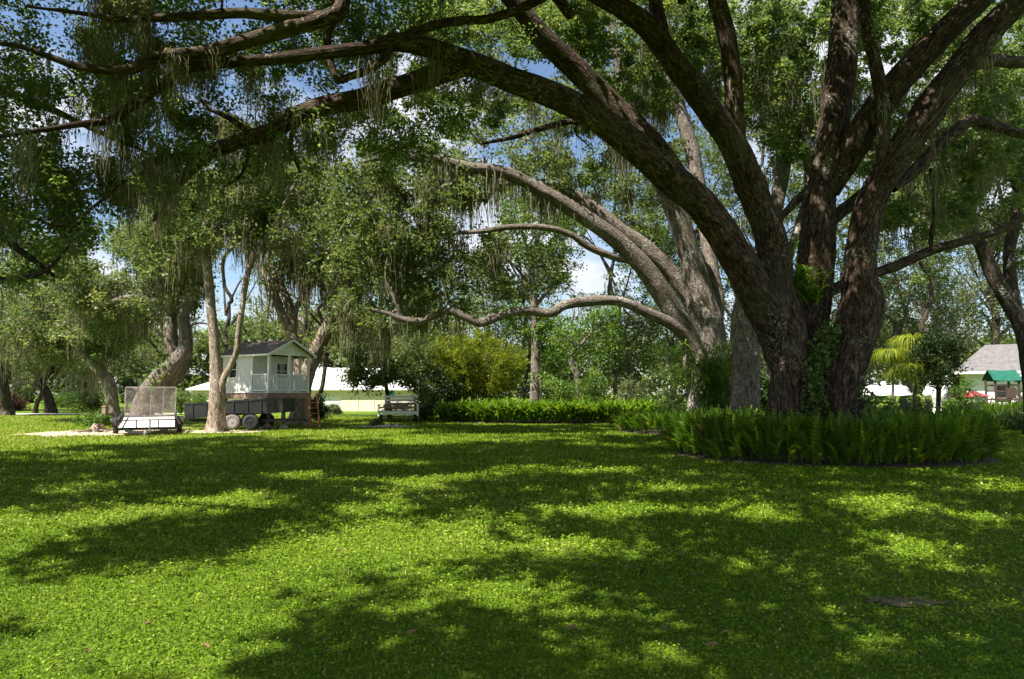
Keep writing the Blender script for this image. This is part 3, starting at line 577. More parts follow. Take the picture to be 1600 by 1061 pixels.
cA = sc_[~zq]; cZ = sc_[zq]
inA = np.concatenate([VA]); A.twigs(np.concatenate([VA, cA])); nr = VA[:, 1] < 18.5; A.crown(VA[nr], 102, .097, M['oak']); A.crown(VA[~nr], 126, .12, M['oak'], tri=True, asp=.75); A.crown(cA, 48, .19, M['oak'], tri=True, asp=.8)
Z.twigs(np.concatenate([VZ, cZ])); Z.crown(VZ, 108, .095, M['oak']); Z.crown(cZ, 48, .19, M['oak'], tri=True, asp=.8)
def anchors(nodes, E, n, zmin=2.2):
    px, py, f = PIX(nodes[:, :3]); out = []
    for (cx, cy, rx, ry), q in zip(E, n):
        k = np.where((((px - cx) / rx) ** 2 + ((py - cy) / ry) ** 2 < 1) & (f > 1))[0]
        if len(k): out.append(nodes[rng.choice(k, min(q, len(k) * 2)), :3])
    return np.concatenate(out) if out else np.zeros((0, 3))
A.moss(anchors(A.allnodes, [(185, 40, 60, 70), (300, 110, 140, 40), (150, 200, 140, 60), (330, 230, 120, 60), (480, 170, 120, 50), (600, 120, 60, 50), (760, 120, 90, 40), (200, 280, 120, 60), (900, 190, 100, 40), (640, 60, 60, 40)], [70, 46, 50, 44, 34, 24, 20, 36, 14, 6]), 34, (.3, 1.3), .0075, .11)
A.moss(anchors(A.allnodes, [(1300, 190, 40, 90), (1400, 150, 60, 80), (1250, 120, 80, 120), (1470, 280, 100, 100), (1540, 120, 70, 90), (1080, 90, 120, 90), (1000, 180, 80, 80), (1145, 150, 30, 100)], [44, 30, 50, 60, 36, 44, 30, 12]), 26, (.4, 1.6), .011, .12)
Z.moss(anchors(Z.allnodes, [(30, 320, 130, 120), (0, 180, 120, 120)], [40, 24]), 26, (.3, 1.0), .007, .11)

# ------------------------------------------------------------------ second oak, third trunk
B = Tree('live_oak', 'grey fan-limbed live oak in the fern bed behind the huge oak', (*G(1108, 678)[:2] * 1.0, 0), M['barkg'])
B.b[:] = (8.1, 27.6, 0); B.o.location = (8.1, 27.6, 0)
B.limb([(1112, 682, 27.6, 88), (1112, 650, 27.6, 74), (1110, 600, 27.6, 68), (1105, 560, 27.6, 66), (1103, 520, 27.6, 58), (1098, 480, 27.6, 42), (1086, 425, 27.5, 34), (1068, 365, 27.4, 32), (1050, 318, 27.3, 30), (1026, 265, 27.2, 27), (1000, 200, 27, 24), (975, 130, 27, 20), (960, 60, 27, 15), (950, -20, 27, 8)], 'trunk', flare=.2, lump=.14, ridge=.07)
B.limb([(1098, 570, 27.5, 36), (1080, 525, 27.3, 36), (1052, 484, 27.1, 31), (1014, 428, 26.8, 29), (975, 386, 26.5, 27), (936, 355, 26.2, 25), (890, 324, 26, 24), (844, 297, 25.8, 22), (801, 274, 25.6, 21), (774, 266, 25.5, 19), (735, 262, 25.4, 17), (685, 250, 25.2, 14), (640, 246, 25, 11), (600, 247, 24.8, 8), (560, 255, 24.6, 4)])
B.limb([(1104, 535, 27.8, 28), (1090, 478, 27.9, 27), (1064, 444, 28, 26), (1014, 390, 28, 25), (975, 362, 28, 22), (936, 332, 28, 20), (898, 306, 28, 18), (870, 296, 28, 14), (820, 285, 28, 9), (770, 290, 28, 5)])
B.limb([(1090, 560, 27.3, 20), (1076, 532, 27.1, 20), (1052, 509, 26.8, 18), (1014, 490, 26.5, 17), (967, 471, 26.2, 16), (917, 471, 26, 16), (882, 477, 25.8, 16), (859, 489, 25.8, 15), (820, 486, 25.7, 14), (782, 494, 25.6, 14), (751, 505, 25.5, 14), (728, 496, 25.4, 12), (704, 486, 25.4, 12), (680, 493, 25.3, 11), (654, 502, 25.2, 11), (627, 498, 25.1, 9), (600, 488, 25, 7), (570, 482, 24.9, 4)])
B.limb([(626, 498, 25.1, 6), (620, 475, 25.1, 7), (608, 450, 25.1, 6), (598, 430, 25.1, 4)], sides=7)
B.limb([(985, 409, 26.6, 10), (955, 400, 26.3, 12), (921, 386, 26.1, 12), (890, 366, 25.9, 11), (847, 355, 25.7, 10), (793, 355, 25.5, 9), (755, 361, 25.4, 8), (712, 364, 25.3, 6), (670, 366, 25.2, 3)])
B.limb([(1118, 520, 27.9, 24), (1120, 470, 28.2, 22), (1112, 420, 28.5, 20), (1098, 330, 29, 22), (1082, 240, 29.3, 23), (1062, 170, 29.5, 22), (1048, 120, 29.6, 18), (1040, 40, 29.8, 12)])
C = Tree('live_oak', 'slimmer oak stem standing between the grey oak and the huge oak', (8.35, 24, 0), M['barkg'])
C.limb([(1163, 690, 24, 58), (1163, 640, 24, 44), (1164, 590, 24, 40), (1165, 534, 24, 42), (1162, 490, 24, 34), (1172, 440, 24.2, 28), (1195, 380, 24.5, 26), (1212, 320, 24.8, 25), (1223, 260, 25, 25), (1226, 210, 25.2, 22), (1232, 140, 25.5, 16), (1240, 60, 26, 9)], 'trunk', flare=.2)
C.limb([(1170, 545, 24, 20), (1186, 500, 24, 22), (1200, 455, 24.2, 18), (1235, 390, 24.8, 14), (1262, 300, 25.4, 12), (1258, 240, 25.8, 8)])
VB = ell_clumps([(630, 300, 120, 90, 24, 29, 120), (700, 400, 120, 80, 25, 31, 130), (600, 430, 90, 90, 25, 31, 90), (780, 220, 120, 80, 25, 30, 90), (880, 270, 70, 50, 26, 32, 36), (1000, 330, 50, 60, 29, 34, 36), (820, 430, 70, 40, 27, 33, 46), (960, 130, 90, 100, 28, 34, 60), (690, 300, 100, 50, 25, 30, 60), (560, 330, 70, 70, 25, 30, 60), (1050, 420, 30, 50, 30, 34, 16), (1030, 220, 60, 100, 29, 34, 50)], (.42, .74))
VB = VB[keep(VB[:, :3], .38)]; B.twigs(VB, maxr=.09); B.crown(VB, 108, .142, M['oakfar'], tri=True, asp=.8)
VC = ell_clumps([(1230, 170, 80, 110, 24, 29, 60), (1180, 200, 60, 100, 25, 29, 36), (1290, 260, 40, 60, 26, 30, 14)], (.4, .7)); VC = VC[keep(VC[:, :3], .4)]; C.twigs(VC, maxr=.08); C.crown(VC, 114, .13, M['oakfar'], tri=True, asp=.8)
B.moss(anchors(B.allnodes, [(760, 290, 120, 60), (640, 260, 90, 50), (600, 480, 80, 60), (700, 380, 120, 60), (960, 200, 90, 120), (860, 300, 80, 50), (750, 490, 120, 40)], [64, 64, 40, 54, 36, 18, 6]), 16, (.5, 2.2), .024, .2)
C.moss(anchors(C.allnodes, [(1230, 200, 90, 140)], [30]), 12, (.5, 1.6), .018, .2)

# ------------------------------------------------------------------ trees of the left group
T1 = Tree('forked_tree', 'pale forked tree standing in front of the black dump trailer', (*P(339, 673, 28.1)[:2], 0), M['barkp'])
T1.limb([(338, 679, 28.1, 30), (338, 668, 28.1, 25), (340, 640, 28.1, 23), (340, 605, 28.1, 22), (338, 575, 28.1, 18), (335, 528, 28.1, 15), (330, 480, 28.1, 14), (325, 430, 28.1, 14), (320, 380, 28.1, 14), (326, 340, 28.1, 12), (340, 290, 28.1, 9), (352, 240, 28.1, 5)], 'trunk', flare=.3, lump=.16)
T1.limb([(343, 622, 28, 10), (350, 592, 27.9, 11), (360, 573, 27.9, 10), (369, 551, 27.8, 9.5), (372, 525, 27.8, 9), (377, 492, 27.8, 9), (382, 455, 27.8, 9), (390, 417, 27.8, 9), (405, 390, 27.8, 9), (430, 350, 27.8, 8), (452, 305, 27.8, 6), (468, 275, 27.8, 3)])
T1.limb([(388, 425, 27.8, 6), (385, 390, 28, 6), (382, 350, 28.2, 5), (388, 300, 28.4, 3)])
T1.limb([(322, 400, 28.1, 8), (300, 370, 28.4, 8), (270, 340, 28.7, 6), (240, 325, 29, 3)])
T2 = Tree('live_oak', 'heavy leaning oak trunk rising behind the mesh trailer gate', (*P(228, 660, 32)[:2], 0), M['barkg'])
T2.limb([(216, 668, 31.6, 42), (220, 650, 31.6, 34), (232, 618, 31.6, 30), (252, 592, 31.6, 30), (275, 570, 31.6, 28), (289, 548, 31.6, 22), (289, 520, 31.7, 19), (286, 495, 31.8, 18), (296, 462, 32, 17), (312, 430, 32, 14), (322, 390, 32.2, 10), (330, 340, 32.4, 5)], 'trunk', flare=.15, lump=.2)
T2.limb([(238, 640, 32, 24), (262, 605, 32, 20), (282, 580, 32, 18), (296, 560, 32.2, 12)])
T2.limb([(280, 565, 31.8, 16), (268, 540, 31.9, 20), (266, 505, 32, 20), (258, 465, 32.3, 17), (240, 425, 32.6, 13), (215, 390, 33, 8), (190, 365, 33, 4)])
T2.limb([(262, 480, 32.2, 12), (230, 470, 32.4, 11), (195, 470, 32.7, 9), (150, 480, 33, 6), (110, 470, 33.2, 3)], wob=.2)
T3 = Tree('live_oak', 'pale bent oak trunk standing left of the leaning oak', (*P(176, 648, 37)[:2], 0), M['barkp'])
T3.limb([(177, 662, 37, 24), (176, 648, 37, 20), (174, 620, 37, 19), (168, 597, 37, 20), (156, 579, 37, 17), (140, 565, 37, 14), (122, 543, 37, 13), (100, 525, 37, 11), (70, 505, 37, 8), (30, 500, 37, 5), (-20, 505, 37, 3)], 'trunk', flare=.2)
T3.limb([(150, 574, 37, 10), (150, 545, 37.3, 11), (165, 520, 37.6, 10), (190, 500, 38, 8), (220, 470, 38.4, 5)])
T3.limb([(125, 546, 37, 9), (112, 505, 37.3, 9), (100, 455, 37.8, 7), (90, 400, 38, 4)])
T5 = Tree('live_oak', 'spreading pale-barked oak standing behind the raised playhouse', (*P(472, 668, 36)[:2], 0), M['barkp'])
T5.limb([(468, 662, 36, 34), (470, 640, 36, 28), (475, 600, 36, 24), (490, 560, 36, 21), (508, 520, 36, 20), (522, 488, 36, 18), (533, 460, 36, 17), (546, 440, 36, 11), (566, 430, 36.2, 8), (590, 415, 36.4, 4)], 'trunk', flare=.2, lump=.18)
T5.limb([(540, 452, 36, 10), (540, 425, 36.2, 10), (536, 395, 36.3, 8), (545, 350, 36.6, 5)])
T5.limb([(470, 610, 36.2, 18), (466, 560, 36.6, 17), (456, 525, 36.8, 16), (440, 490, 36.8, 14), (424, 448, 36.8, 13), (405, 415, 36.9, 9), (385, 395, 37, 5)])
T5.limb([(458, 530, 36.8, 13), (457, 492, 36.9, 14), (447, 465, 37, 13), (430, 430, 37, 12), (412, 400, 37, 7)])
T5.limb([(458, 500, 36.9, 9), (466, 475, 37, 9), (474, 455, 37, 6), (485, 430, 37, 3)])
T5.limb([(518, 500, 36, 8), (545, 515, 35.5, 8), (580, 510, 35, 7), (610, 490, 34.5, 6), (630, 480, 34.3, 3)])
for T, E, mm, per, rr, sz in ((T1, [(335, 330, 95, 60, 27, 30.5, 120), (450, 320, 100, 70, 27, 31, 110), (250, 380, 70, 50, 28, 31, 60), (390, 270, 90, 50, 27, 31, 60)], 'oakfar', 102, (.45, .75), .14),
                              (T2, [(210, 420, 130, 75, 30.5, 36, 190), (110, 470, 100, 60, 31, 37, 110), (280, 340, 90, 60, 31, 36, 80), (270, 460, 50, 50, 33, 36, 40)], 'oakfar', 102, (.5, .85), .15),
                              (T3, [(50, 440, 100, 90, 36, 41, 140), (90, 535, 110, 36, 35, 39, 66), (190, 500, 60, 36, 37, 41, 46)], 'oakfar', 114, (.55, .9), .165),
                              (T5, [(500, 370, 100, 70, 34, 39, 150), (570, 440, 70, 60, 34, 39, 60), (440, 410, 40, 36, 35, 39, 30), (560, 510, 50, 40, 34, 37, 26), (420, 500, 40, 26, 38, 40, 16)], 'oakfar', 114, (.5, .9), .165)):
    V_ = ell_clumps(E, rr); V_ = V_[keep(V_[:, :3], .15)]; T.twigs(V_, maxr=.09); T.crown(V_, per, sz, M[mm], tri=True, asp=.8)
for T, E, n in ((T1, [(340, 340, 110, 90), (450, 330, 90, 90)], [64, 64]), (T2, [(210, 440, 140, 80)], [110]), (T3, [(60, 500, 120, 60), (150, 560, 60, 30), (190, 490, 60, 40)], [150, 24, 60]), (T5, [(540, 430, 90, 60), (430, 430, 70, 50)], [120, 44])):
    T.moss(anchors(T.allnodes, E, n), 12, (.6, 2.4), .024, .25)
# right-hand oak, edge of the photograph
D = Tree('live_oak', 'dark crooked oak leaning in from beside the grey roofed house', (*P(1622, 660, 26)[:2], 0), M['barkd'])
D.limb([(1625, 680, 26, 40), (1620, 640, 26, 32), (1612, 570, 26, 28), (1598, 510, 26, 26), (1575, 470, 26, 24), (1550, 425, 26, 22), (1528, 375, 26, 18), (1500, 350, 26.2, 16), (1470, 338, 26.4, 12), (1440, 330, 26.6, 7)], 'trunk', flare=.2)
D.limb([(1590, 500, 26, 18), (1580, 440, 26, 18), (1578, 390, 26, 17), (1590, 320, 26, 16), (1586, 230, 26, 14), (1578, 150, 26.2, 12), (1566, 80, 26.5, 8)])
VD = ell_clumps([(1560, 160, 90, 140, 25, 30, 120), (1480, 300, 80, 60, 26, 30, 56), (1600, 330, 60, 90, 26, 30, 60)], (.45, .8)); VD = VD[keep(VD[:, :3])]; D.twigs(VD, maxr=.09); D.crown(VD, 114, .14, M['oakfar'], tri=True, asp=.8)
D.moss(anchors(D.allnodes, [(1560, 200, 100, 160), (1500, 340, 90, 60)], [40, 30]), 12, (.5, 1.8), .02, .2)
# ------------------------------------------------------------------ trees further back
def bgtree(px, d, top, hw, label, m='oakfar', n=120, bot=560, bm='barkg', name='broadleaf_tree', per=66, size=.22, rr=(.8, 1.4), moss=0, trunkw=12, group='trees closing the view'):
    x = GX(px, d); zt = CAMH + d * (HOR - top) / FPX; zb = max(1.5, CAMH + d * (HOR - bot) / FPX); rx = hw * d / FPX
    T = Tree(name, label, (x, d, 0), M[bm]); tr = trunkw * d / FPX / 2
    lean = rng.normal(0, .6); cz = (zt + zb) / 2; rz = (zt - zb) / 2
    T.limb([(x, d, -.1, tr * 1.3), (x, d, .8, tr), (x + lean * .3, d, zb * .8, tr * .85), (x + lean * .6, d, cz, tr * .6), (x + lean, d, zt - .6, tr * .15)], 'trunk', px=False, flare=.2, step=.35, sides=10, wob=.7)
    for k in range(6):
        a = k * 1.05 + rng.uniform(0, .6); z0 = rng.uniform(zb * .7, cz); q = rng.uniform(.6, .95)
        T.limb([(x + lean * .4, d, z0, tr * .5), (x + math.cos(a) * rx * q * .5, d + math.sin(a) * rx * q * .5, z0 + rz * .35, tr * .32), (x + math.cos(a) * rx * q, d + math.sin(a) * rx * q, z0 + rz * rng.uniform(.3, .8), tr * .1)], px=False, step=.4, sides=7, ridge=0)
    v = unit(rng.normal(size=(n, 3))) * rng.uniform(.35, 1, (n, 1)) ** .6
    bump = 1 + .30 * noise(v * 1.9 + px, 41)[:, None]
    p = np.array([x + lean * .5, d, cz]) + v * bump * [rx, min(rx, 6), rz]
    cl = np.c_[p, rng.uniform(*rr, n)]; cl = cl[(cl[:, 2] > .8)]
    cl = cl[keep(cl[:, :3], .15, False)]
    T.crown(cl, per, size, M[m], tri=True, asp=.75)
    if moss: T.moss(cl[rng.choice(len(cl), moss), :3] - [0, 0, .4], 12, (.8, 3.0), .03, .35)
    return T
bgtree(-30, 62, 330, 150, 'tall mossy oak beyond the driveway at the open end of the lawn', n=200, bot=545, moss=70, trunkw=30, bm='barkd')
bgtree(15, 50, 470, 70, 'short crooked oak with dark trunk beside the driveway', n=80, bot=570, moss=40, trunkw=16, bm='barkd')
bgtree(84, 56, 440, 90, 'mossy oak with dark fluted trunk standing before the driveway', n=150, bot=575, moss=90, trunkw=13, bm='barkd')
bgtree(60, 55, 520, 30, 'thin young tree beside the dark fluted oak trunk', n=26, bot=590, trunkw=6, bm='barkd')
bgtree(150, 74, 400, 110, 'broad oak behind the pale bent trunk', n=170, bot=575, moss=60, bm='barkd')
bgtree(262, 68, 370, 95, 'tall oak filling the gap behind the leaning trunk', n=170, bot=575, moss=50, bm='barkd')
bgtree(400, 84, 478, 75, 'low rounded tree behind the playhouse roof ridge', n=120, bot=590, bm='barkd')
bgtree(480, 78, 420, 80, 'full green tree behind the white barn roof', n=150, bot=585)
bgtree(575, 80, 400, 80, 'tall tree behind the right end of the white barn', n=170, bot=590)
bgtree(668, 56, 380, 75, 'leafy tree standing behind the golden bamboo clump', n=170, bot=600, m='bright')
bgtree(762, 60, 440, 60, 'rounded tree between the golden bamboo and the slim trunk', n=130, bot=610)
bgtree(905, 52, 470, 55, 'fresh green tree under the low arching grey limb', n=140, bot=618, m='bright')
bgtree(985, 62, 455, 70, 'grey-green spreading tree left of the grey fan-limbed oak', n=170, bot=610, m='olive')
bgtree(1050, 70, 405, 60, 'yellow-green tall tree behind the grey fan-limbed oak', n=140, bot=600, m='bright')
bgtree(1150, 62, 400, 80, 'olive green tree seen between the two oaks', n=170, bot=610, m='olive')
bgtree(1265, 66, 410, 80, 'pale olive tree seen through the fork of the huge oak', n=150, bot=610, m='olive')
bgtree(1410, 60, 400, 95, 'dense olive tree behind the ponytail palms', n=230, bot=600, m='olive', moss=30)
bgtree(1470, 70, 385, 85, 'tall olive tree behind the grey roofed house', n=200, bot=575, m='olive', moss=40)
bgtree(1560, 72, 380, 80, 'wide olive tree rising over the grey roof', n=180, bot=540, m='olive', moss=30)
bgtree(1350, 72, 420, 60, 'distant green tree right of the huge oak trunk', n=120, bot=610, m='oakfar')
bgtree(720, 90, 400, 90, 'far tall tree glimpsed above the bamboo', n=150, bot=590)
bgtree(840, 88, 455, 90, 'far low tree glimpsed behind the slim trunk', n=140, bot=600)

bgtree(494, 45, 250, 90, 'tall leafy tree rising behind the spreading pale-barked oak', n=308, bot=560, bm='barkd', trunkw=8, rr=(.7, 1.2), moss=30)
bgtree(468, 47, 235, 90, 'tall mossy tree above the playhouse roof', n=308, bot=560, bm='barkd', trunkw=8, rr=(.7, 1.2), moss=40)
bgtree(352, 82, 225, 90, 'tall far tree seen over the pale forked tree', n=275, bot=530, bm='barkd', trunkw=8, rr=(.7, 1.2))
bgtree(700, 50, 240, 80, 'tall green tree behind the ends of the grey limbs', n=292, bot=560, bm='barkd', trunkw=8, rr=(.6, 1.1), moss=30)
bgtree(820, 56, 215, 85, 'tall loose-crowned tree behind the grey limbs of the fan-limbed oak', n=275, bot=530, bm='barkd', trunkw=8, rr=(.6, 1.1), moss=30)
bgtree(960, 60, 190, 90, 'tall tree seen between the grey limbs and the great arching limb', n=292, bot=530, bm='barkd', trunkw=8, rr=(.6, 1.1), moss=20)
bgtree(1090, 62, 150, 90, 'high tree filling the gap behind the arching limb', n=292, bot=530, bm='barkd', trunkw=8, rr=(.6, 1.1), moss=20)
bgtree(1200, 58, 60, 90, 'high tree seen between the upright stems of the huge oak', n=308, bot=390, bm='barkd', trunkw=8, rr=(.6, 1.1), moss=20)
bgtree(1330, 56, 130, 90, 'high tree seen behind the right stem of the huge oak', n=292, bot=480, bm='barkd', trunkw=8, rr=(.6, 1.1), moss=30)
bgtree(1450, 52, 110, 90, 'high loose tree behind the right-hand boughs', n=292, bot=470, bm='barkd', trunkw=8, rr=(.6, 1.1), moss=40)
bgtree(1560, 68, 60, 90, 'high tree behind the crooked right-hand oak', n=308, bot=460, bm='barkd', trunkw=8, rr=(.6, 1.1), moss=40)
# slim tree in the long fern bed, small trees by the trailer
S = Tree('slim_tree', 'slim straight tree rising out of the long fern bed', (*P(835, 640, 39)[:2], 0), M['barkg'])
S.limb([(835, 660, 39, 22), (835, 640, 39, 17), (835, 610, 39, 15), (837, 560, 39, 14), (836, 510, 39, 12), (834, 464, 39, 12), (830, 420, 39, 10), (838, 380, 39, 8), (846, 330, 39, 5), (848, 290, 39, 3)], 'trunk', flare=.2)
S.limb([(835, 480, 39, 7), (860, 450, 39.3, 6), (885, 425, 39.5, 4)]); S.limb([(833, 450, 39, 6), (812, 425, 38.6, 5), (790, 400, 38.4, 3)])
VS = ell_clumps([(840, 350, 60, 50, 37.5, 40.5, 56), (790, 400, 40, 30, 37.5, 40, 24), (880, 420, 30, 30, 38, 40, 14), (855, 540, 26, 60, 38, 40.5, 26), (815, 500, 26, 40, 39, 41, 16)], (.5, .85)); VS = VS[keep(VS[:, :3], .2)]; S.twigs(VS); S.crown(VS, 108, .16, M['bright'], tri=True, asp=.8)
K = Tree('small_tree', 'small dark leafy tree growing beside the white slatted trailer', (*P(608, 650, 42)[:2], 0), M['barkd'])
K.limb([(609, 660, 42, 8), (608, 640, 42, 6), (606, 620, 42, 6), (603, 600, 42, 6), (600, 570, 42, 5), (598, 540, 42, 3)], 'trunk', px=True, flare=.2)
K.limb([(604, 605, 42, 4), (580, 585, 41.6, 4), (560, 570, 41.4, 2)]); K.limb([(603, 596, 42, 4), (630, 580, 42.3, 4), (650, 560, 42.5, 2)])
VK = ell_clumps([(585, 560, 50, 40, 40.5, 43.5, 70), (570, 595, 28, 18, 40.5, 42, 18), (640, 560, 36, 40, 41, 43.5, 46), (640, 600, 22, 20, 41, 43, 14)], (.5, .85))
K.twigs(VK); K.crown(VK, 108, .16, M['oakfar'], tri=True, asp=.8)
# golden bamboo clump
def bamboo(px, d, hw, top, label, n=130, m='gold', name='bamboo_clump'):
    x = GX(px, d); rx = hw * d / FPX; zt = CAMH + d * (HOR - top) / FPX
    T = thing(name, label, 'bamboo', (x, d, 0)); Vs, Fs, Us, off = [], [], [], 0; tips = []
    for k in range(n):
        a = rng.uniform(0, 6.28); q = math.sqrt(rng.random()); h = zt * rng.uniform(.6, 1.02) * (1 - .25 * q)
        b0 = np.array([x + math.cos(a) * q * rx * .45, d + math.sin(a) * q * rx * .45, 0]); b1 = b0 + [math.cos(a) * q * rx * .25, math.sin(a) * q * rx * .25, h * .6]; b2 = b0 + [math.cos(a) * q * rx * .7, math.sin(a) * q * rx * .7, h]
        Cc = catmull(np.array([b0, b1, b2]), 7); V, F, U = tube(Cc, np.linspace(.022, .006, 7), 5, 1, 0, 0); Vs.append(V); Fs.append(F + off); Us.append(U); off += len(V)
        for t in 1 - .6 * rng.random(9) ** 1.5: tips.append(np.r_[b0 + (b2 - b0) * t + rng.normal(0, .12, 3), rng.uniform(.25, .5)])
    mesh_obj('cane', np.concatenate(Vs), np.concatenate(Fs), M['bambcane'], T, (x, d, 0), True, None, np.concatenate(Us))
    V, F, t = clump_leaves(np.array(tips), 36, .19, True, .2, .35); tag(mesh_obj('foliage', V, F, M[m], T, (x, d, 0), False, t), kind='stuff')
M['bambcane'] = plain('brown_cane', (.13, .075, .02), .6, .3, 5)
bamboo(742, 44, 75, 505, 'golden bamboo clump behind the long fern bed')

def shrub(px, d, hw, top, label, m, name='shrub', n=40, size=.1, per=84, rr=(.22, .4), bot=None, group=None, cat='shrub'):
    x = GX(px, d); rx = hw * d / FPX; zt = CAMH + d * (HOR - top) / FPX
    T = Tree(name, label, (x, d, 0), M['barkd'], group, cat)
    for k in range(5):
        a = k * 1.26 + rng.uniform(0, .5); T.limb([(x, d, -.02, .03), (x + math.cos(a) * rx * .3, d + math.sin(a) * rx * .3, zt * .45, .02), (x + math.cos(a) * rx * .6, d + math.sin(a) * rx * .6, zt * .8, .008)], 'stem', px=False, sides=6, ridge=0, step=.2)
    v = unit(rng.normal(size=(n, 3))) * rng.uniform(.3, 1, (n, 1)); v[:, 2] = np.abs(v[:, 2])
    p = np.array([x, d, zt * .12]) + v * (1 + .25 * noise(v * 2 + px, 3)[:, None]) * [rx * .85, min(rx, 2) * .85, zt * .80]
    V, F, t = clump_leaves(np.c_[p, rng.uniform(*rr, n)], per, size, True, .4, .6); tag(mesh_obj('foliage', V, F, M[m], T.o, T.b, False, t), kind='stuff')
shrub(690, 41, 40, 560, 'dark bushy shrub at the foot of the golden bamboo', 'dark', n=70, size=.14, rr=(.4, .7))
shrub(880, 47, 30, 570, 'tall upright green shrub behind the slim tree', 'bright', n=60, size=.13, rr=(.4, .7))
shrub(925, 46, 30, 545, 'tall light green shrub behind the long fern bed', 'bright', n=60, size=.13, rr=(.4, .7))
shrub(985, 46, 45, 585, 'grey-green rounded shrub behind the long fern bed', 'olive', n=60, size=.13, rr=(.4, .7))
shrub(1048, 36, 28, 560, 'dark green shrub left of the grey fan-limbed oak', 'oak', n=50, size=.12, rr=(.3, .6))
shrub(1192, 30, 20, 575, 'bright green shrub between the two oak beds', 'bright', n=40, size=.12)
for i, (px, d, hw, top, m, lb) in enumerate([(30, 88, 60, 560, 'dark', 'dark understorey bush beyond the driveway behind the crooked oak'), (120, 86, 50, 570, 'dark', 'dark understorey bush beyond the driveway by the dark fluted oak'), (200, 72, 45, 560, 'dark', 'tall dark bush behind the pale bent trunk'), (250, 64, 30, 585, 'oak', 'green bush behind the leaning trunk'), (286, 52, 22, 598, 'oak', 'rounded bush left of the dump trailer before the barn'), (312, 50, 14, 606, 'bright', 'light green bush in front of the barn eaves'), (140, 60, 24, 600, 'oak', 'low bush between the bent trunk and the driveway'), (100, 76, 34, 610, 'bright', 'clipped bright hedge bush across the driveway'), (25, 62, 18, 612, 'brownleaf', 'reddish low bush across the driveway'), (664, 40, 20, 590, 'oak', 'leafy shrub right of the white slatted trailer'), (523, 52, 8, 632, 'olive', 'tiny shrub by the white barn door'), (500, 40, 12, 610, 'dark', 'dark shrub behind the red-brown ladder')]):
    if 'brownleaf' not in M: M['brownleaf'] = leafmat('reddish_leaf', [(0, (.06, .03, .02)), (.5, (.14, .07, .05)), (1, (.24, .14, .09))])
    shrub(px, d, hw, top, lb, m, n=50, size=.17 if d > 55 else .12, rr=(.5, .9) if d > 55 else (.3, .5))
shrub(155, 33, 34, 640, 'weedy low growth round the sandy mound', 'bright', n=40, size=.09, rr=(.2, .35))
shrub(590, 33, 9, 652, 'small dark bush on the sandy patch', 'oak', n=16, size=.08, rr=(.15, .25))
# right side garden
shrub(1385, 27, 40, 618, 'yellow-green shrub beside the huge oak trunk', 'bright', n=60, size=.09)
shrub(1432, 28, 36, 612, 'pale olive shrub in front of the white cover', 'olive', n=60, size=.09)
shrub(1350, 25, 22, 600, 'dark shrub hugging the right oak stem', 'dark', n=36, size=.09)
shrub(1500, 29, 36, 622, 'dark green shrub before the toy playhouse', 'oak', n=60, size=.09)
shrub(1497, 36, 30, 580, 'bright green bush before the grey roofed house', 'bright', n=70, size=.11, rr=(.25, .5))
shrub(1575, 30, 40, 632, 'low dark shrub below the green canopied play set', 'oak', n=60, size=.09)
shrub(1590, 41, 22, 590, 'light shrub against the white house wall', 'bright', n=40, size=.1)
DT = Tree('small_tree', 'small dense dark tree before the bright ponytail palms', (*P(1466, 640, 33)[:2], 0), M['barkd'])
DT.limb([(1466, 668, 33, 9), (1466, 640, 33, 7), (1467, 600, 33, 7), (1466, 560, 33, 5), (1466, 530, 33, 3)], 'trunk')
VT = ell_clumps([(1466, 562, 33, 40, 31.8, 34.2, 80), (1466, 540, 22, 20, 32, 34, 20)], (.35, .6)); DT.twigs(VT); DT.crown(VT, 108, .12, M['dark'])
def ponytail(px, d, top, label, k=1.):
    x = GX(px, d); zt = CAMH + d * (HOR - top) / FPX
    T = Tree('ponytail_palm', label, (x, d, 0), M['barkg'], None, 'palm')
    T.limb([(x, d, -.05, .2), (x, d, .5, .1), (x + .15, d, zt * .6, .06), (x + .1, d, zt - .35, .05)], 'trunk', px=False, sides=9, step=.2)
    n = 560; a = rng.uniform(0, 6.28, n); V, F, t = strap_geo(np.tile([x + .1, d, zt - .4], (n, 1)) + rng.normal(0, .05, (n, 3)), np.c_[np.cos(a), np.sin(a)], rng.uniform(.7, 1.9, n) * k, rng.uniform(2.3, 3.6, n), np.full(n, .035), 7, .25)
    tag(mesh_obj('frond', V, F, M['palm'], T.o, T.b, False, t), kind='stuff')
ponytail(1390, 35, 545, 'yellow-lit ponytail palm nearest the huge oak trunk', .9)
ponytail(1424, 36, 525, 'tallest sunlit ponytail palm beside the small dark tree', 1.)
ponytail(1424, 34, 572, 'short drooping ponytail palm below the tallest one', 1.2)

# far wood that closes the horizon
n = 3300; x = rng.uniform(-120, 120, n); d = rng.uniform(112, 125, n); z = (13 + 4 * noise(np.c_[x * .12, 0 * x, 0 * x], 5)) * rng.random(n) ** .6
V, F, t = clump_leaves(np.c_[x, d, z, rng.uniform(1.4, 2.4, n)], 36, .75, True, .3, .8)
tag(mesh_obj('woodland', V, F, M['oakfar'], None, (0, 0, 0), False, t), 'far band of woodland closing the horizon behind everything', 'woodland', None, 'stuff')

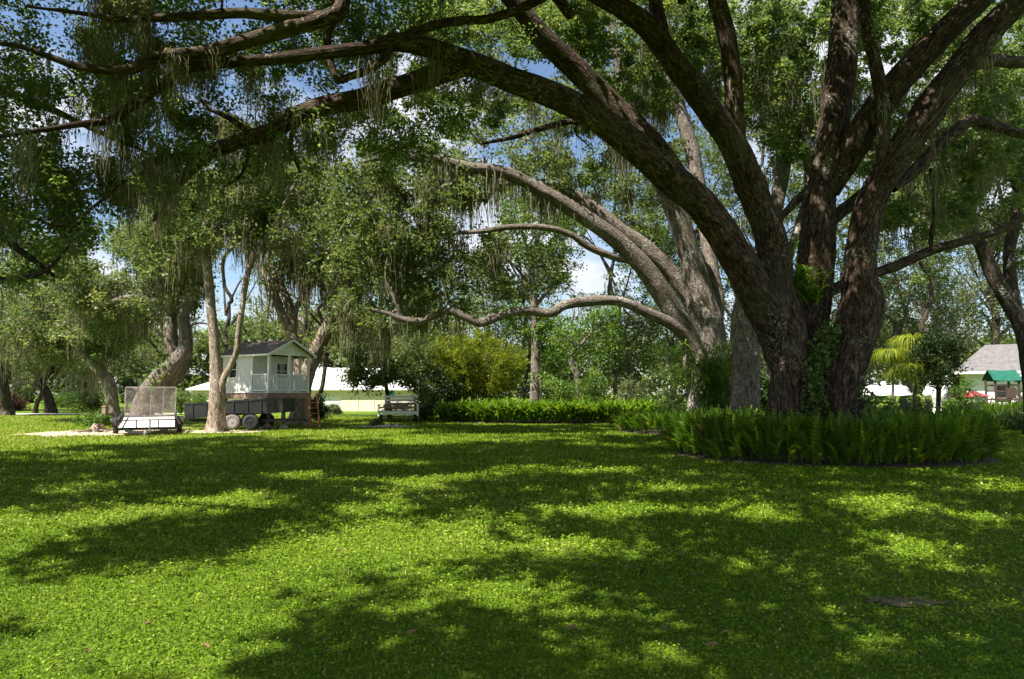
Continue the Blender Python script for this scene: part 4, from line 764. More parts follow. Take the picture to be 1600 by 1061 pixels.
# ------------------------------------------------------------------ fern beds
def fern_bed(name, label, cx, cy, rx, ry, h, nwall, ntop, strap=False, wdt=.05, m='fern', pin=10):
    T = thing(name, label, 'fern bed', (cx, cy, 0))
    b = blob(cx, cy, rx * 1.0, ry * 1.0, 60, .03, 2); nb = len(b)
    V = [(x, y, .01) for x, y in b] + [(cx + (x - cx) * .8, cy + (y - cy) * .8, .10) for x, y in b]
    F = [(i, (i + 1) % nb, nb + (i + 1) % nb, nb + i) for i in range(nb)]
    mb = MB(); mb.add(np.array(V) - [cx, cy, 0], F + [tuple(range(nb, 2 * nb))]); mb.build('soil_bed', M['soil'], T)
    a = rng.uniform(0, 6.28, nwall); q = 1 - rng.uniform(.02, .13, nwall) * 1.0
    q = q + .02 * noise(np.c_[np.cos(a) * 9, np.sin(a) * 9, a * 0], 6)
    r = np.c_[cx + rx * q * np.cos(a), cy + ry * q * np.sin(a), rng.uniform(0, .35, nwall) * h]; out = unit(np.c_[np.cos(a) / rx, np.sin(a) / ry]); dr = unit(out * .5 + rng.normal(0, .7, (nwall, 2)))
    dome = np.clip((1 - q) / .13, 0, 1); hl = h * (.88 + .12 * dome) * (1 + .07 * noise(np.c_[np.cos(a) * 6, np.sin(a) * 6, a * 0 + 3], 8)); ln = (hl - r[:, 2]) * rng.uniform(.72, 1.08, nwall) * 1.05
    low = rng.random(nwall) < .42; r[low, 2] = rng.uniform(.05, .55, low.sum()) * h; ln[low] = rng.uniform(.32, .6, low.sum()); dr[low] = unit(out[low] * .9 + rng.normal(0, .6, (low.sum(), 2)))
    a2 = rng.uniform(0, 6.28, ntop); q2 = np.sqrt(rng.random(ntop)) * .93; r2 = np.c_[cx + rx * q2 * np.cos(a2), cy + ry * q2 * np.sin(a2), .0 + rng.uniform(.05, .45, ntop) * h]; d2 = rng.uniform(0, 6.28, ntop); dr2 = np.c_[np.cos(d2), np.sin(d2)]
    ln2 = (h - r2[:, 2]) * rng.uniform(.7, 1.15, ntop)
    RR = np.concatenate([r, r2]); DD = np.concatenate([dr, dr2]); LL = np.concatenate([ln, ln2]); n = len(RR)
    ar = np.concatenate([rng.uniform(-.05, .30, nwall), rng.uniform(.0, .6, ntop)])
    ar[:nwall][low] = rng.uniform(.35, .95, low.sum())
    if strap: V, F, t = strap_geo(RR, DD, LL * 1.25, rng.uniform(.7, 1.9, n), np.full(n, wdt * 2.2), 5, .15)
    else: V, F, t = fern_geo(RR, DD, LL, ar, np.full(n, wdt) * rng.uniform(.7, 1.2, n), pin)
    tag(mesh_obj('frond', V, F, M[m], T, (cx, cy, 0), False, t), kind='stuff')
    if not strap:      # loose fronds arching out at the foot of the hedge
        k = nwall // 14; a = rng.uniform(0, 6.28, k); r = np.c_[cx + rx * .97 * np.cos(a), cy + ry * .97 * np.sin(a), rng.uniform(0, .25, k)]; dr = unit(unit(np.c_[np.cos(a) / rx, np.sin(a) / ry]) + rng.normal(0, .5, (k, 2)))
        V, F, t = fern_geo(r, dr, rng.uniform(.4, .75, k), rng.uniform(.5, 1.1, k), np.full(k, wdt * 1.1), pin + 3); tag(mesh_obj('frond', V, F, M[m], T, (cx, cy, 0), False, np.clip(t + .15, 0, 1)), kind='stuff')
b_ = BEDS
fern_bed('fern_bed', 'round clipped sword fern bed encircling the huge oak', *b_[0], 1.10, 3600, 1300, wdt=.10, pin=11)
fern_bed('fern_bed', 'lower fern bed round the foot of the grey fan-limbed oak', *b_[1], .82, 2200, 1300, wdt=.075, pin=7)
fern_bed('fern_bed', 'long bed of arching strap-leaved ferns below the slim tree', *b_[2], 1.30, 2000, 2400, strap=True, wdt=.055)
fern_bed('fern_bed', 'dark fern bed on the lawn before the green canopied play set', *b_[3], 1.15, 1500, 800, wdt=.06, pin=7)
# epiphytic ferns and creepers on the oaks
def tuft(px, py, d, n, ln, label, name='tree_fern_tuft', m='fern', arch=(.5, 1.4), spread=.15, cat='fern'):
    c = P(px, py, d); T = thing(name, label, cat, tuple(c)); a = rng.uniform(0, 6.28, n)
    V, F, t = fern_geo(c + rng.normal(0, spread, (n, 3)), np.c_[np.cos(a), np.sin(a)], rng.uniform(.5, 1.1, n) * ln, rng.uniform(*arch, n), np.full(n, .06), 10)
    tag(mesh_obj('frond', V, F, M[m], T, tuple(c), False, t), kind='stuff')
tuft(1248, 452, 17.7, 150, .85, 'thick fern tuft growing in the fork of the huge oak', spread=.2)
tuft(1275, 470, 17.6, 24, .8, 'few light fronds arching out of the oak fork', spread=.06)
tuft(1222, 395, 17.9, 16, .4, 'small fern sprig on the upper oak fork')
tuft(1108, 588, 26.4, 420, 1.2, 'shaggy strap fern mass hanging on the grey oak trunk', arch=(1.0, 2.0), spread=.5)
tuft(1128, 622, 26.4, 300, 1.1, 'shaggy strap fern mass low on the grey oak trunk', arch=(1.0, 2.0), spread=.45)
def vine(pts, d, n, r, size, label, m='oak'):
    T = thing('creeper', label, 'creeper', tuple(P(pts[0][0], pts[0][1], d)))
    b0 = np.array(T.location); pp = np.array([P(x, y, d) for x, y in pts]); Q = catmull(pp, 30); V, F, U = tube(Q, np.full(30, .012), 5, 1, 0, 0)
    mesh_obj('stem', V, F, M['barkd'], T, b0, True, None, U)
    c = Q[rng.integers(0, 30, n)] + rng.normal(0, r, (n, 3)) * [1, .5, 1]; Ls = rng.uniform(.6, 1.3, n) * size; V, F = leaf_geo(c, Ls, Ls * .7, False, .1); V = V
    tag(mesh_obj('foliage', V, F, M[m], T, b0, False, np.clip(rng.normal(.5, .2, n), 0, 1)), kind='stuff')
vine([(1272, 655), (1270, 610), (1275, 570), (1290, 535), (1300, 515)], 17.0, 900, .16, .15, 'glossy creeper climbing between the stems of the huge oak')
vine([(1345, 655), (1350, 630), (1352, 605)], 17.0, 300, .2, .13, 'dark creeper at the foot of the right oak stem')
vine([(232, 640), (240, 610), (256, 585), (262, 560)], 31.2, 380, .25, .16, 'light green creeper climbing the leaning trunk', 'bright')
# ------------------------------------------------------------------ raised playhouse
def playhouse():
    a = R(59); c = P(418, 640, 31.0); W_, Ln = 2.45, 3.35; zf, zr, ze, zp = 1.66, 2.50, 3.42, 4.14; PD = 1.15
    H = thing('playhouse', 'raised white wooden playhouse with railed porch and brown shingle roof', 'playhouse', (c[0], c[1], 0), a)
    b = MB(); b.box((0, 0, zf - .30), (W_, .05, zf - .03)); b.box((0, .05, zf - .30), (.05, Ln, zf - .03)); b.box((W_ - .05, .05, zf - .30), (W_, Ln, zf - .03)); b.box((.05, Ln - .05, zf - .3), (W_ - .05, Ln, zf - .03)); b.build('floor_beam', M['wood'], H)
    dk = MB(); dk.box((-.04, -.04, zf - .03), (W_ + .04, Ln, zf)); dk.build('porch_deck', M['white'], H)
    for x in (.12, W_ - .12):
        for y in (.12, Ln * .5, Ln - .12): MB().box((x - .075, y - .075, 0), (x + .075, y + .075, zf - .30)).build('stilt', M['wood'], H)
    # cabin walls with window openings
    def wall(name, p0, p1, holes, z0, z1, t=.06):
        p0 = np.array(p0, float); p1 = np.array(p1, float); d = (p1 - p0); L0 = np.linalg.norm(d); d /= L0; nrm = np.array([-d[1], d[0]]); mb = MB()
        def piece(s0, s1, q0, q1):
            if s1 - s0 < .01 or q1 - q0 < .01: return
            V = [(*(p0 + d * s + nrm * k * t), z) for s in (s0, s1) for k in (0, 1) for z in (q0, q1)]
            mb.add(V, [(0, 1, 3, 2), (4, 6, 7, 5), (0, 4, 5, 1), (2, 3, 7, 6), (0, 2, 6, 4), (1, 5, 7, 3)])
        s = 0
        for h0, h1, q0, q1 in holes: piece(s, h0, z0, z1); piece(h0, h1, z0, q0); piece(h0, h1, q1, z1); s = h1
        piece(s, L0, z0, z1); return mb.build(name, M['siding'], H)
    def window(p0, d, s0, s1, q0, q1, out):
        p0 = np.array(p0, float); d = np.array(d, float); o = np.array(out, float); mb = MB(); t = .06
        def bx(sa, sb, za, zb, k0, k1, B): B.add([(*(p0 + d * s + o * k), z) for s in (sa, sb) for k in (k0, k1) for z in (za, zb)], [(0, 1, 3, 2), (4, 6, 7, 5), (0, 4, 5, 1), (2, 3, 7, 6), (0, 2, 6, 4), (1, 5, 7, 3)])
        f = MB(); bx(s0 - t, s0, q0 - t, q1 + t, -.02, .03, f); bx(s1, s1 + t, q0 - t, q1 + t, -.02, .03, f); bx(s0, s1, q1, q1 + t, -.02, .03, f); bx(s0, s1, q0 - t, q0, -.02, .03, f)
        wo = f.build('window', M['white'], H)
        m_ = MB(); bx(s0, s1, (q0 + q1) / 2 - .015, (q0 + q1) / 2 + .015, -.01, .018, m_); m_.build('muntin', M['white'], wo)
        for z0_, z1_ in ((q0, (q0 + q1) / 2 - .015), ((q0 + q1) / 2 + .015, q1)): g = MB(); bx(s0, s1, z0_, z1_, -.005, .005, g); g.build('pane', M['glass'], wo)
    wall('wall', (0, Ln), (0, PD), [(.55, 1.05, 2.38, 3.12)], zf, ze)
    window((0, Ln), (0, -1), .55, 1.05, 2.38, 3.12, (-1, 0))
    wall('wall', (.06, PD), (W_ - .06, PD), [(.15, .75, zf, 3.2), (1.35, 1.95, 2.36, 3.06)], zf, ze)
    window((.06, PD), (1, 0), 1.35, 1.95, 2.36, 3.06, (0, -1))
    dr = MB().box((.22, PD + .015, zf + .01), (.80, PD + .05, 3.19)).build('door', M['siding'], H); MB().box((.72, PD - .03, 2.35), (.75, PD + .015, 2.42)).build('handle', M['steel'], dr)
    wall('wall', (W_, PD), (W_, Ln), [], zf, ze); wall('wall', (W_ - .06, Ln), (.06, Ln), [], zf, ze)
    # porch posts
    for x, y in ((.05, .05), (W_ * .5, .05), (W_ - .05, .05), (W_ - .05, PD * .55)): MB().box((x - .05, y - .05, zf), (x + .05, y + .05, ze)).build('porch_post', M['white'], H)
    def rail(x0, y0, x1, y1, n):
        mb = MB(); d = np.array([x1 - x0, y1 - y0]); mb.bar((x0, y0, zr), (x1, y1, zr), .07, .05); r = mb.build('railing', M['white'], H); mb = MB(); mb.bar((x0, y0, zf + .09), (x1, y1, zf + .09), .05, .06); mb.build('bottom_rail', M['white'], r)
        me = None
        for k in range(n):
            t = (k + .5) / n; p = np.array([x0, y0]) + d * t
            if me is None: bl = MB().box((-.016, -.016, zf + .12), (.016, .016, zr - .025)).build('baluster', M['white'], r); me = bl.data
            else: bl = bpy.data.objects.new('baluster', me); COL.objects.link(bl); bl.parent = r
            bl.location = (p[0], p[1], 0)
    rail(.1, .05, W_ * .5 - .05, .05, 11); rail(W_ * .5 + .05, .05, W_ - .1, .05, 11); rail(.05, .1, .05, PD, 11); rail(W_ - .05, .1, W_ - .05, PD, 10)
    # beam, gable, roof
    MB().box((-.02, -.02, ze), (W_ + .02, .08, ze + .09)).build('porch_beam', M['white'], H); MB().box((-.02, .08, ze), (.08, Ln, ze + .09)).build('porch_beam', M['white'], H)
    ov = .22; zt = ze + .09
    g = MB(); g.add([(0, .02, zt), (W_, .02, zt), (W_ / 2, .02, zp - .05), (0, .08, zt), (W_, .08, zt), (W_ / 2, .08, zp - .05)], [(0, 1, 2), (5, 4, 3), (0, 3, 4, 1), (1, 4, 5, 2), (2, 5, 3, 0)]); g.build('gable', M['white'], H)
    rf = None
    for sx in (0, 1):
        x_e = -ov if sx == 0 else W_ + ov; slope = (zp - zt) / (W_ / 2); z_e = zt - slope * ov; y0, y1 = -ov, Ln + ov; xm = W_ / 2; th = .05
        mb = MB(); mb.add([(x_e, y0, z_e), (xm, y0, zp), (xm, y1, zp), (x_e, y1, z_e), (x_e, y0, z_e + th), (xm, y0, zp + th), (xm, y1, zp + th), (x_e, y1, z_e + th)], [(0, 3, 2, 1), (4, 5, 6, 7), (0, 1, 5, 4), (2, 3, 7, 6), (0, 4, 7, 3), (1, 2, 6, 5)])
        rf = mb.build('roof', M['shingle'], H)
        f = MB(); f.bar((x_e, y0 - .012, z_e + .01), (xm, y0 - .012, zp + .01), .02, .10); f.build('fascia', M['white'], rf)
        f = MB(); f.bar((x_e + (-.012 if sx == 0 else .012), y0, z_e), (x_e + (-.012 if sx == 0 else .012), y1, z_e), .02, .09); f.build('fascia', M['white'], rf)
playhouse()
# ------------------------------------------------------------------ red ladder
def ladder():
    c = P(486, 640, 31.4); H = thing('ladder', 'red-brown wooden ladder leaning under the playhouse porch', 'ladder', (c[0], c[1], 0)); s = 31.4 / FPX
    A0, A1 = np.array([(485 - 486) * s, 0, 0]), np.array([(477 - 486) * s, .55, 1.62]); B0, B1 = np.array([(500 - 486) * s, .05, 0]), np.array([(488 - 486) * s, .6, 1.62])
    MB().bar(A0, A1, .055, .09).build('rail', M['redwood'], H); MB().bar(B0, B1, .055, .09).build('rail', M['redwood'], H)
    for k in range(6): t = (k + .6) / 6.3; MB().bar(A0 + (A1 - A0) * t, B0 + (B1 - B0) * t, .10, .035).build('rung', M['redwood'], H)
ladder()
# ------------------------------------------------------------------ wheels
def wheel(parent, x, y, z, r, wd, ax=0, m='rubber', name='wheel', rm='rim'):
    e = MB(); e.lathe([(r * .62, -wd / 2), (r * .9, -wd / 2), (r, -wd * .32), (r, wd * .32), (r * .9, wd / 2), (r * .62, wd / 2), (r * .62, -wd / 2)], (x, y, z), ax, 28, False); t = e.build(name, M[m], parent, True)
    b = MB(); b.lathe([(r * .63, -wd * .42), (r * .55, -wd * .30), (r * .25, -wd * .34), (r * .18, -wd * .46), (r * .04, -wd * .46), (r * .04, wd * .46), (r * .18, wd * .46), (r * .25, wd * .34), (r * .55, wd * .30), (r * .63, wd * .42)], (x, y, z), ax, 20); b.build('rim', M[rm], t, False)
# ------------------------------------------------------------------ utility trailer with mesh gate
def utility():
    c = P(230, 660, 25.7); H = thing('utility_trailer', 'low black steel utility trailer with upright wire mesh ramp gate', 'trailer', (c[0], c[1], -.15), R(27)); H.rotation_euler = (R(4.5), 0, R(27))
    w2, L0 = 1.0, 3.7; zd = .42
    for k in range(8):
        x0 = -w2 + .05 + k * .2375; MB().box((x0, .06, zd), (x0 + .228, L0 - .05, zd + .04)).build('deck_board', M['deck'], H)
    f = MB(); f.bar((-w2, 0, zd), (w2, 0, zd), .05, .10); f.bar((-w2, L0, zd), (w2, L0, zd), .05, .10); f.bar((-w2, .03, zd), (-w2, L0 - .03, zd), .05, .10); f.bar((w2, .03, zd), (w2, L0 - .03, zd), .05, .10); f.build('chassis', M['black'], H)
    zt = zd + .33
    r = MB(); r.bar((-w2, 0, zt), (w2, 0, zt), .045); r.bar((-w2, .02, zt), (-w2, L0, zt), .045); r.bar((w2, .02, zt), (w2, L0, zt), .045); r.build('side_rail', M['black'], H)
    for x, y in [(-w2, 0), (-.35, 0), (.38, 0), (w2, 0)] + [(s * w2, y) for s in (-1, 1) for y in (.95, 1.9, 2.8, L0)]: MB().box((x - .022, y - .022, zd + .05), (x + .022, y + .022, zt - .022)).build('stake_post', M['black'], H)
    t = MB(); t.bar((-.7, 0, zd - .06), (0, -1.15, zd - .06), .07, .09); t.bar((.7, 0, zd - .06), (0, -1.15, zd - .06), .07, .09); t.build('tongue', M['black'], H)
    MB().lathe([(.03, 0), (.06, .02), (.07, .10), (.04, .18)], (0, -1.2, zd - .09), 2, 12).build('coupler', M['rim'], H)
    j = MB(); j.cyl((.12, -1.0, .26), (.12, -1.0, .85), .03, .03, 10); j.cyl((.12, -1.0, .235), (.12, -1.0, .258), .07, .07, 12); j.build('jack', M['steel'], H)
    for s in (-1, 1):
        wheel(H, s * (w2 + .14), 1.9, .30, .30, .18)
        a = np.linspace(0, math.pi, 13); V = []; rr = .36
        for an in a:
            for x in (w2 + .03, w2 + .27): V.append((s * x, 1.9 + rr * math.cos(an), .30 + rr * math.sin(an)))
        V2 = [(x, y * 1.0, z + .018) for x, y, z in V]; mb = MB(); n = len(V)
        mb.add(V + V2, [(2 * i, 2 * i + 1, 2 * i + 3, 2 * i + 2) for i in range(12)] + [(n + 2 * i + 2, n + 2 * i + 3, n + 2 * i + 1, n + 2 * i) for i in range(12)]); fe = mb.build('fender', M['black'], H)
        MB().box((s * (w2 + .12) - .03, 1.9 - rr - .03, .40), (s * (w2 + .12) + .03, 1.9 - rr - .012, .47)).build('reflector', M['amber'], fe)
    MB().bar((-w2, 1.9, .30), (w2, 1.9, .30), .06).build('axle', M['black'], H)
    # gate
    gw = .96; g0, g1 = zd + .08, 1.72; gf = MB()
    for x in (-gw, gw): gf.bar((x, L0 + .08, g0), (x, L0 + .12, g1), .05)
    for z in (g0, g1): gf.bar((-gw, L0 + .08 + .04 * (z > 1), z), (gw, L0 + .08 + .04 * (z > 1), z), .05)
    ga = gf.build('ramp_gate', M['mesh'], H)
    for x in (-.48, 0, .48): MB().bar((x, L0 + .10, g0), (x, L0 + .14, g1), .028).build('gate_bar', M['mesh'], ga)
    mb = MB(); nx = 44
    for k in range(nx):
        x = -gw + 2 * gw * (k + .5) / nx; mb.bar((x, L0 + .075, g0), (x, L0 + .115, g1), .010)
    for k in range(26):
        t = (k + .5) / 26; z = g0 + (g1 - g0) * t; mb.bar((-gw, L0 + .085 + .04 * t, z), (gw, L0 + .085 + .04 * t, z), .010)
    mb.build('wire_mesh', M['mesh'], ga)
utility()
# ------------------------------------------------------------------ black dump trailer
def dump():
    c = P(365, 655, 29.6); H = thing('dump_trailer', 'black dump trailer with its bed tipped slightly up', 'trailer', (c[0], c[1], 0), 0)
    s = 29.6 / FPX; X0, X1 = (291 - 365) * s, (440 - 365) * s; D_ = 1.7
    tl = math.radians(3.6); zb = .50
    def rot(p): x, y, z = p; return (X0 + (x - X0) * math.cos(tl) - (z - zb) * math.sin(tl), y, zb + (x - X0) * math.sin(tl) + (z - zb) * math.cos(tl))
    def rbox(a, b, nm, m, par=H):
        (x0, y0, z0), (x1, y1, z1) = a, b; V = [rot((x, y, z)) for x in (x0, x1) for y in (y0, y1) for z in (z0, z1)]
        mb = MB(); mb.add(V, [(0, 1, 3, 2), (4, 6, 7, 5), (0, 4, 5, 1), (2, 3, 7, 6), (0, 2, 6, 4), (1, 5, 7, 3)]); return mb.build(nm, M[m], par)
    rbox((X0, 0, zb), (X1, D_, zb + .05), 'bed_floor', 'black'); sp = rbox((X0, 0, zb + .052), (X1, .05, zb + .62), 'side_panel', 'black'); rbox((X0, D_ - .05, zb + .052), (X1, D_, zb + .62), 'side_panel', 'black')
    rbox((X0 - .06, 0, zb + .02), (X0 - .004, D_, zb + .64), 'tailgate', 'black'); rbox((X1 + .004, 0, zb + .05), (X1 + .05, D_, zb + .64), 'front_panel', 'black')
    rbox((X0, -.03, zb + .622), (X1, .06, zb + .68), 'top_rail', 'black')
    for k in range(7): x = X0 + (X1 - X0) * (k + .5) / 7; rbox((x - .03, -.035, zb + .06), (x + .03, -.002, zb + .615), 'rib', 'black', sp)
    ch = MB(); ch.box((X0 + .1, .25, .36), (X1 + .1, .35, .46)); ch.box((X0 + .1, D_ - .35, .36), (X1 + .1, D_ - .25, .46)); ch.build('chassis', M['black'], H)
    t = MB(); xe = (466 - 365) * s; t.bar((X1 + .1, .3, .41), (xe, D_ / 2, .43), .09, .10); t.bar((X1 + .1, D_ - .3, .41), (xe, D_ / 2, .43), .09, .10); t.build('tongue', M['black'], H)
    j = MB(); j.cyl((xe - .1, D_ / 2 - .12, .03), (xe - .1, D_ / 2 - .12, .80), .04, .04, 10); j.cyl((xe - .1, D_ / 2 - .12, 0), (xe - .1, D_ / 2 - .12, .03), .1, .1, 12); j.build('jack', M['black'], H)
    MB().cyl((xe + .02, D_ / 2, .34), (xe + .14, D_ / 2, .40), .05, .06, 10).build('coupler', M['black'], H)
    for y in (-.08, D_ + .08): wheel(H, 0, y, .36, .36, .2, 1, 'dust'); wheel(H, .80, y, .36, .36, .2, 1, 'rubber', rm='black')
    for y in (-.10,): MB().box((-.5, -.2, .74), (1.35, -.005, .77)).build('fender', M['black'], H)
    MB().box((X0 - .02, .3, .38), (X0 + .08, D_ - .3, .46)).build('bumper', M['black'], H)
dump()
# ------------------------------------------------------------------ white slatted trailer with brush
def stake():
    c = P(622, 650, 37.5); H = thing('stake_trailer', 'white slatted trailer loaded with dry brush', 'trailer', (c[0], c[1], 0), R(9))
    w2, L0, zd = 1.08, 2.6, .55
    MB().box((-w2, 0, zd), (w2, L0, zd + .06)).build('deck', M['wood'], H); MB().box((-w2, -.05, zd - .12), (w2, -.004, zd + .07)).build('front_board', M['white'], H)
    for s in (-1, 1):
        MB().box((s * w2 - .05, -.10, zd - .2), (s * w2 + .05, -.052, zd + .42)).build('corner_post', M['white'], H)
        wheel(H, s * .98, .55, .3, .3, .2)
        for z in (zd + .16, zd + .34): MB().box((s * w2 - .02, .02, z), (s * w2 + .02, L0 - .03, z + .10)).build('side_slat', M['white'], H)
    MB().box((-w2 + .06, -.095, zd + .24), (w2 - .06, -.06, zd + .33)).build('front_slat', M['wood'], H)
    for x in (-.78, .98): MB().box((x - .05, L0 + .005, zd), (x + .05, L0 + .08, zd + .95)).build('headboard_post', M['white'], H)
    for k in range(4): MB().box((-.82, L0 - .035, zd + .16 + k * .21), (1.02, L0, zd + .30 + k * .21)).build('headboard_slat', M['white'], H)
    MB().bar((-.98, .55, .3), (.98, .55, .3), .06).build('axle', M['black'], H)
    mb = MB(); Q = thing('brush_pile', 'dry brown brush heaped in the white slatted trailer', 'brush pile', (c[0], c[1], zd + .06), R(9))
    for k in range(260):
        a = rng.uniform(0, 6.28); p = np.array([rng.uniform(-.8, .6), rng.uniform(.3, 2.2), rng.uniform(.05, .45) * math.exp(-((k % 7) - 3) ** 2 * .02)]); l = rng.uniform(.25, .6)
        d = np.array([math.cos(a), math.sin(a), rng.uniform(-.25, .5)]) * l / 2; p0, p1 = p - d, p + d; p0[2] = max(p0[2], .02); p1[2] = max(p1[2], .02); mb.bar(p0, p1, rng.uniform(.008, .025))
    tag(mb.build('dry_twig', M['brush'], Q), kind='stuff')
stake()
# ------------------------------------------------------------------ barn
def barn():
    d = 61; s = d / FPX; X = lambda px: (px - 800) * s; x0, x1 = X(300), X(665); H = thing('barn', 'long cream barn with blazing white metal roof behind the playhouse', 'barn', ((x0 + x1) / 2, d, 0)); cx = (x0 + x1) / 2
    ze = CAMH + (HOR - 606) * s; dp = 9.
    a0, a1 = x0 - cx, x1 - cx; dx0, dx1 = X(501) - cx, X(534) - cx; zdr = 1.28 + .1
    b = MB(); b.box((a0, 0, 0), (dx0, .2, ze)); b.box((dx1, 0, 0), (a1, .2, ze)); b.box((dx0, 0, zdr), (dx1, .2, ze)); b.box((a0, .2, 0), (a0 + .2, dp, ze)); b.box((a1 - .2, .2, 0), (a1, dp, ze)); b.box((a0 + .2, dp - .2, 0), (a1 - .2, dp, ze)); b.build('wall', M['wallcream'], H)
    dr = MB().box((dx0 + .02, .03, .02), (dx1 - .02, .09, zdr - .01)).build('door', M['white'], H); MB().box((dx1 - .25, -.01, .7), (dx1 - .18, .03, .8)).build('handle', M['steel'], dr)
    ov = .35; zp = CAMH + (HOR - 575) * (d + dp / 2) / FPX; e = ze - .12; r0, r1 = a0 - ov, a1 + ov; rl, rr_ = r0 + 4.6, r1 - 4.6; ym = dp / 2
    mb = MB(); V = [(r0, -ov, e), (r1, -ov, e), (r1, dp + ov, e), (r0, dp + ov, e), (rl, ym, zp), (rr_, ym, zp)]; V += [(x, y, z - .1) for x, y, z in V]
    mb.add(V, [(0, 1, 5, 4), (2, 3, 4, 5), (1, 2, 5), (3, 0, 4), (6, 9, 8, 7), (0, 6, 7, 1), (1, 7, 8, 2), (2, 8, 9, 3), (3, 9, 6, 0)]); rf = mb.build('roof', M['metalroof'], H)
    sm = MB()
    for k in range(int((rr_ - rl) / .6)):
        x = rl + .3 + k * .6; sm.bar((x, -ov + .02, e + .03), (x, ym, zp + .03), .05, .04)
    sm.build('roof_seam', M['metalroof'], rf)
    for px in (560, 585): x = X(px) - cx; MB().box((x - .03, -.03, 0), (x + .03, -.002, ze - .15)).build('downpipe', M['wallcream'], H)
    t = MB(); t.lathe([(.02, -.05), (.33, -.05), (.36, -.03), (.36, -.005)], (0, 0, 0), 1, 24); q = t.build('round_sign', M['teal']); q.location = (X(611), d - .01, CAMH + .02); tag(q, 'teal round disc hung on the barn wall by the small tree', 'sign')
barn()
# ------------------------------------------------------------------ house at the right
def house():
    d = 47; s = d / FPX; X = lambda px: (px - 800) * s; x0 = X(1508); x1 = x0 + 14; dp = 7.5; cx = x0
    H = thing('house', 'white house with grey shingle hip roof behind the play set', 'house', (cx, d, 0), R(-31)); ze = CAMH + (HOR - 580) * s; zp = CAMH + (HOR - 541) * (d + dp / 2) / FPX
    a0, a1 = x0 - cx, x1 - cx; wins = [(a0 + 1.6, a0 + 2.5), (a0 + 3.3, a0 + 4.3)]
    b = MB(); xs = a0
    for w0, w1 in wins: b.box((xs, 0, 0), (w0, .2, ze)); b.box((w0, 0, 0), (w1, .2, 1.0)); b.box((w0, 0, 2.2), (w1, .2, ze)); xs = w1
    b.box((xs, 0, 0), (a1, .2, ze)); b.box((a0, .2, 0), (a0 + .2, dp, ze)); b.box((a1 - .2, .2, 0), (a1, dp, ze)); b.box((a0 + .2, dp - .2, 0), (a1 - .2, dp, ze)); b.build('wall', M['white'], H)
    for w0, w1 in wins:
        f = MB(); f.box((w0 - .06, -.03, .94), (w0, .02, 2.26)); f.box((w1, -.03, .94), (w1 + .06, .02, 2.26)); f.box((w0, -.03, 2.2), (w1, .02, 2.26)); f.box((w0, -.03, .94), (w1, .02, 1.0)); wo = f.build('window', M['white'], H); MB().box((w0, .05, 1.0), (w1, .07, 2.2)).build('pane', M['glass'], wo)
    ov = .7; e = ze - .05; r0, r1 = a0 - ov, a1 + ov; rl, rr_ = r0 + 2.2, r1 - 3; ym = dp / 2
    mb = MB(); V = [(r0, -ov, e), (r1, -ov, e), (r1, dp + ov, e), (r0, dp + ov, e), (rl, ym, zp), (rr_, ym, zp)]; V += [(x, y, z - .12) for x, y, z in V]
    mb.add(V, [(0, 1, 5, 4), (2, 3, 4, 5), (1, 2, 5), (3, 0, 4), (6, 9, 8, 7)]); rf = mb.build('roof', M['greyshingle'], H)
    f = MB(); f.box((r0, -ov - .03, e - .17), (r1, -ov - .004, e - .01)); f.build('fascia', M['white'], rf)
    f = MB(); px0 = X(1568) - cx; f.add([(px0, -2.6, e - .35), (px0 + 6, -2.6, e - .35), (px0 + 6, -ov - .04, e + .55), (px0 + 2.2, -ov - .04, e + .55), (px0, -2.6, e - .42), (px0 + 6, -2.6, e - .42), (px0 + 6, -ov - .04, e + .48), (px0 + 2.2, -ov - .04, e + .48)], [(0, 1, 2, 3), (7, 6, 5, 4), (0, 4, 5, 1), (0, 3, 7, 4), (1, 5, 6, 2), (2, 6, 7, 3)]); f.build('porch_roof', M['metalroof'], H)
    for x in (px0 + .3, px0 + 3, px0 + 5.7): MB().box((x - .06, -2.5, 0), (x + .06, -2.38, e - .40)).build('porch_post', M['white'], H)
house()
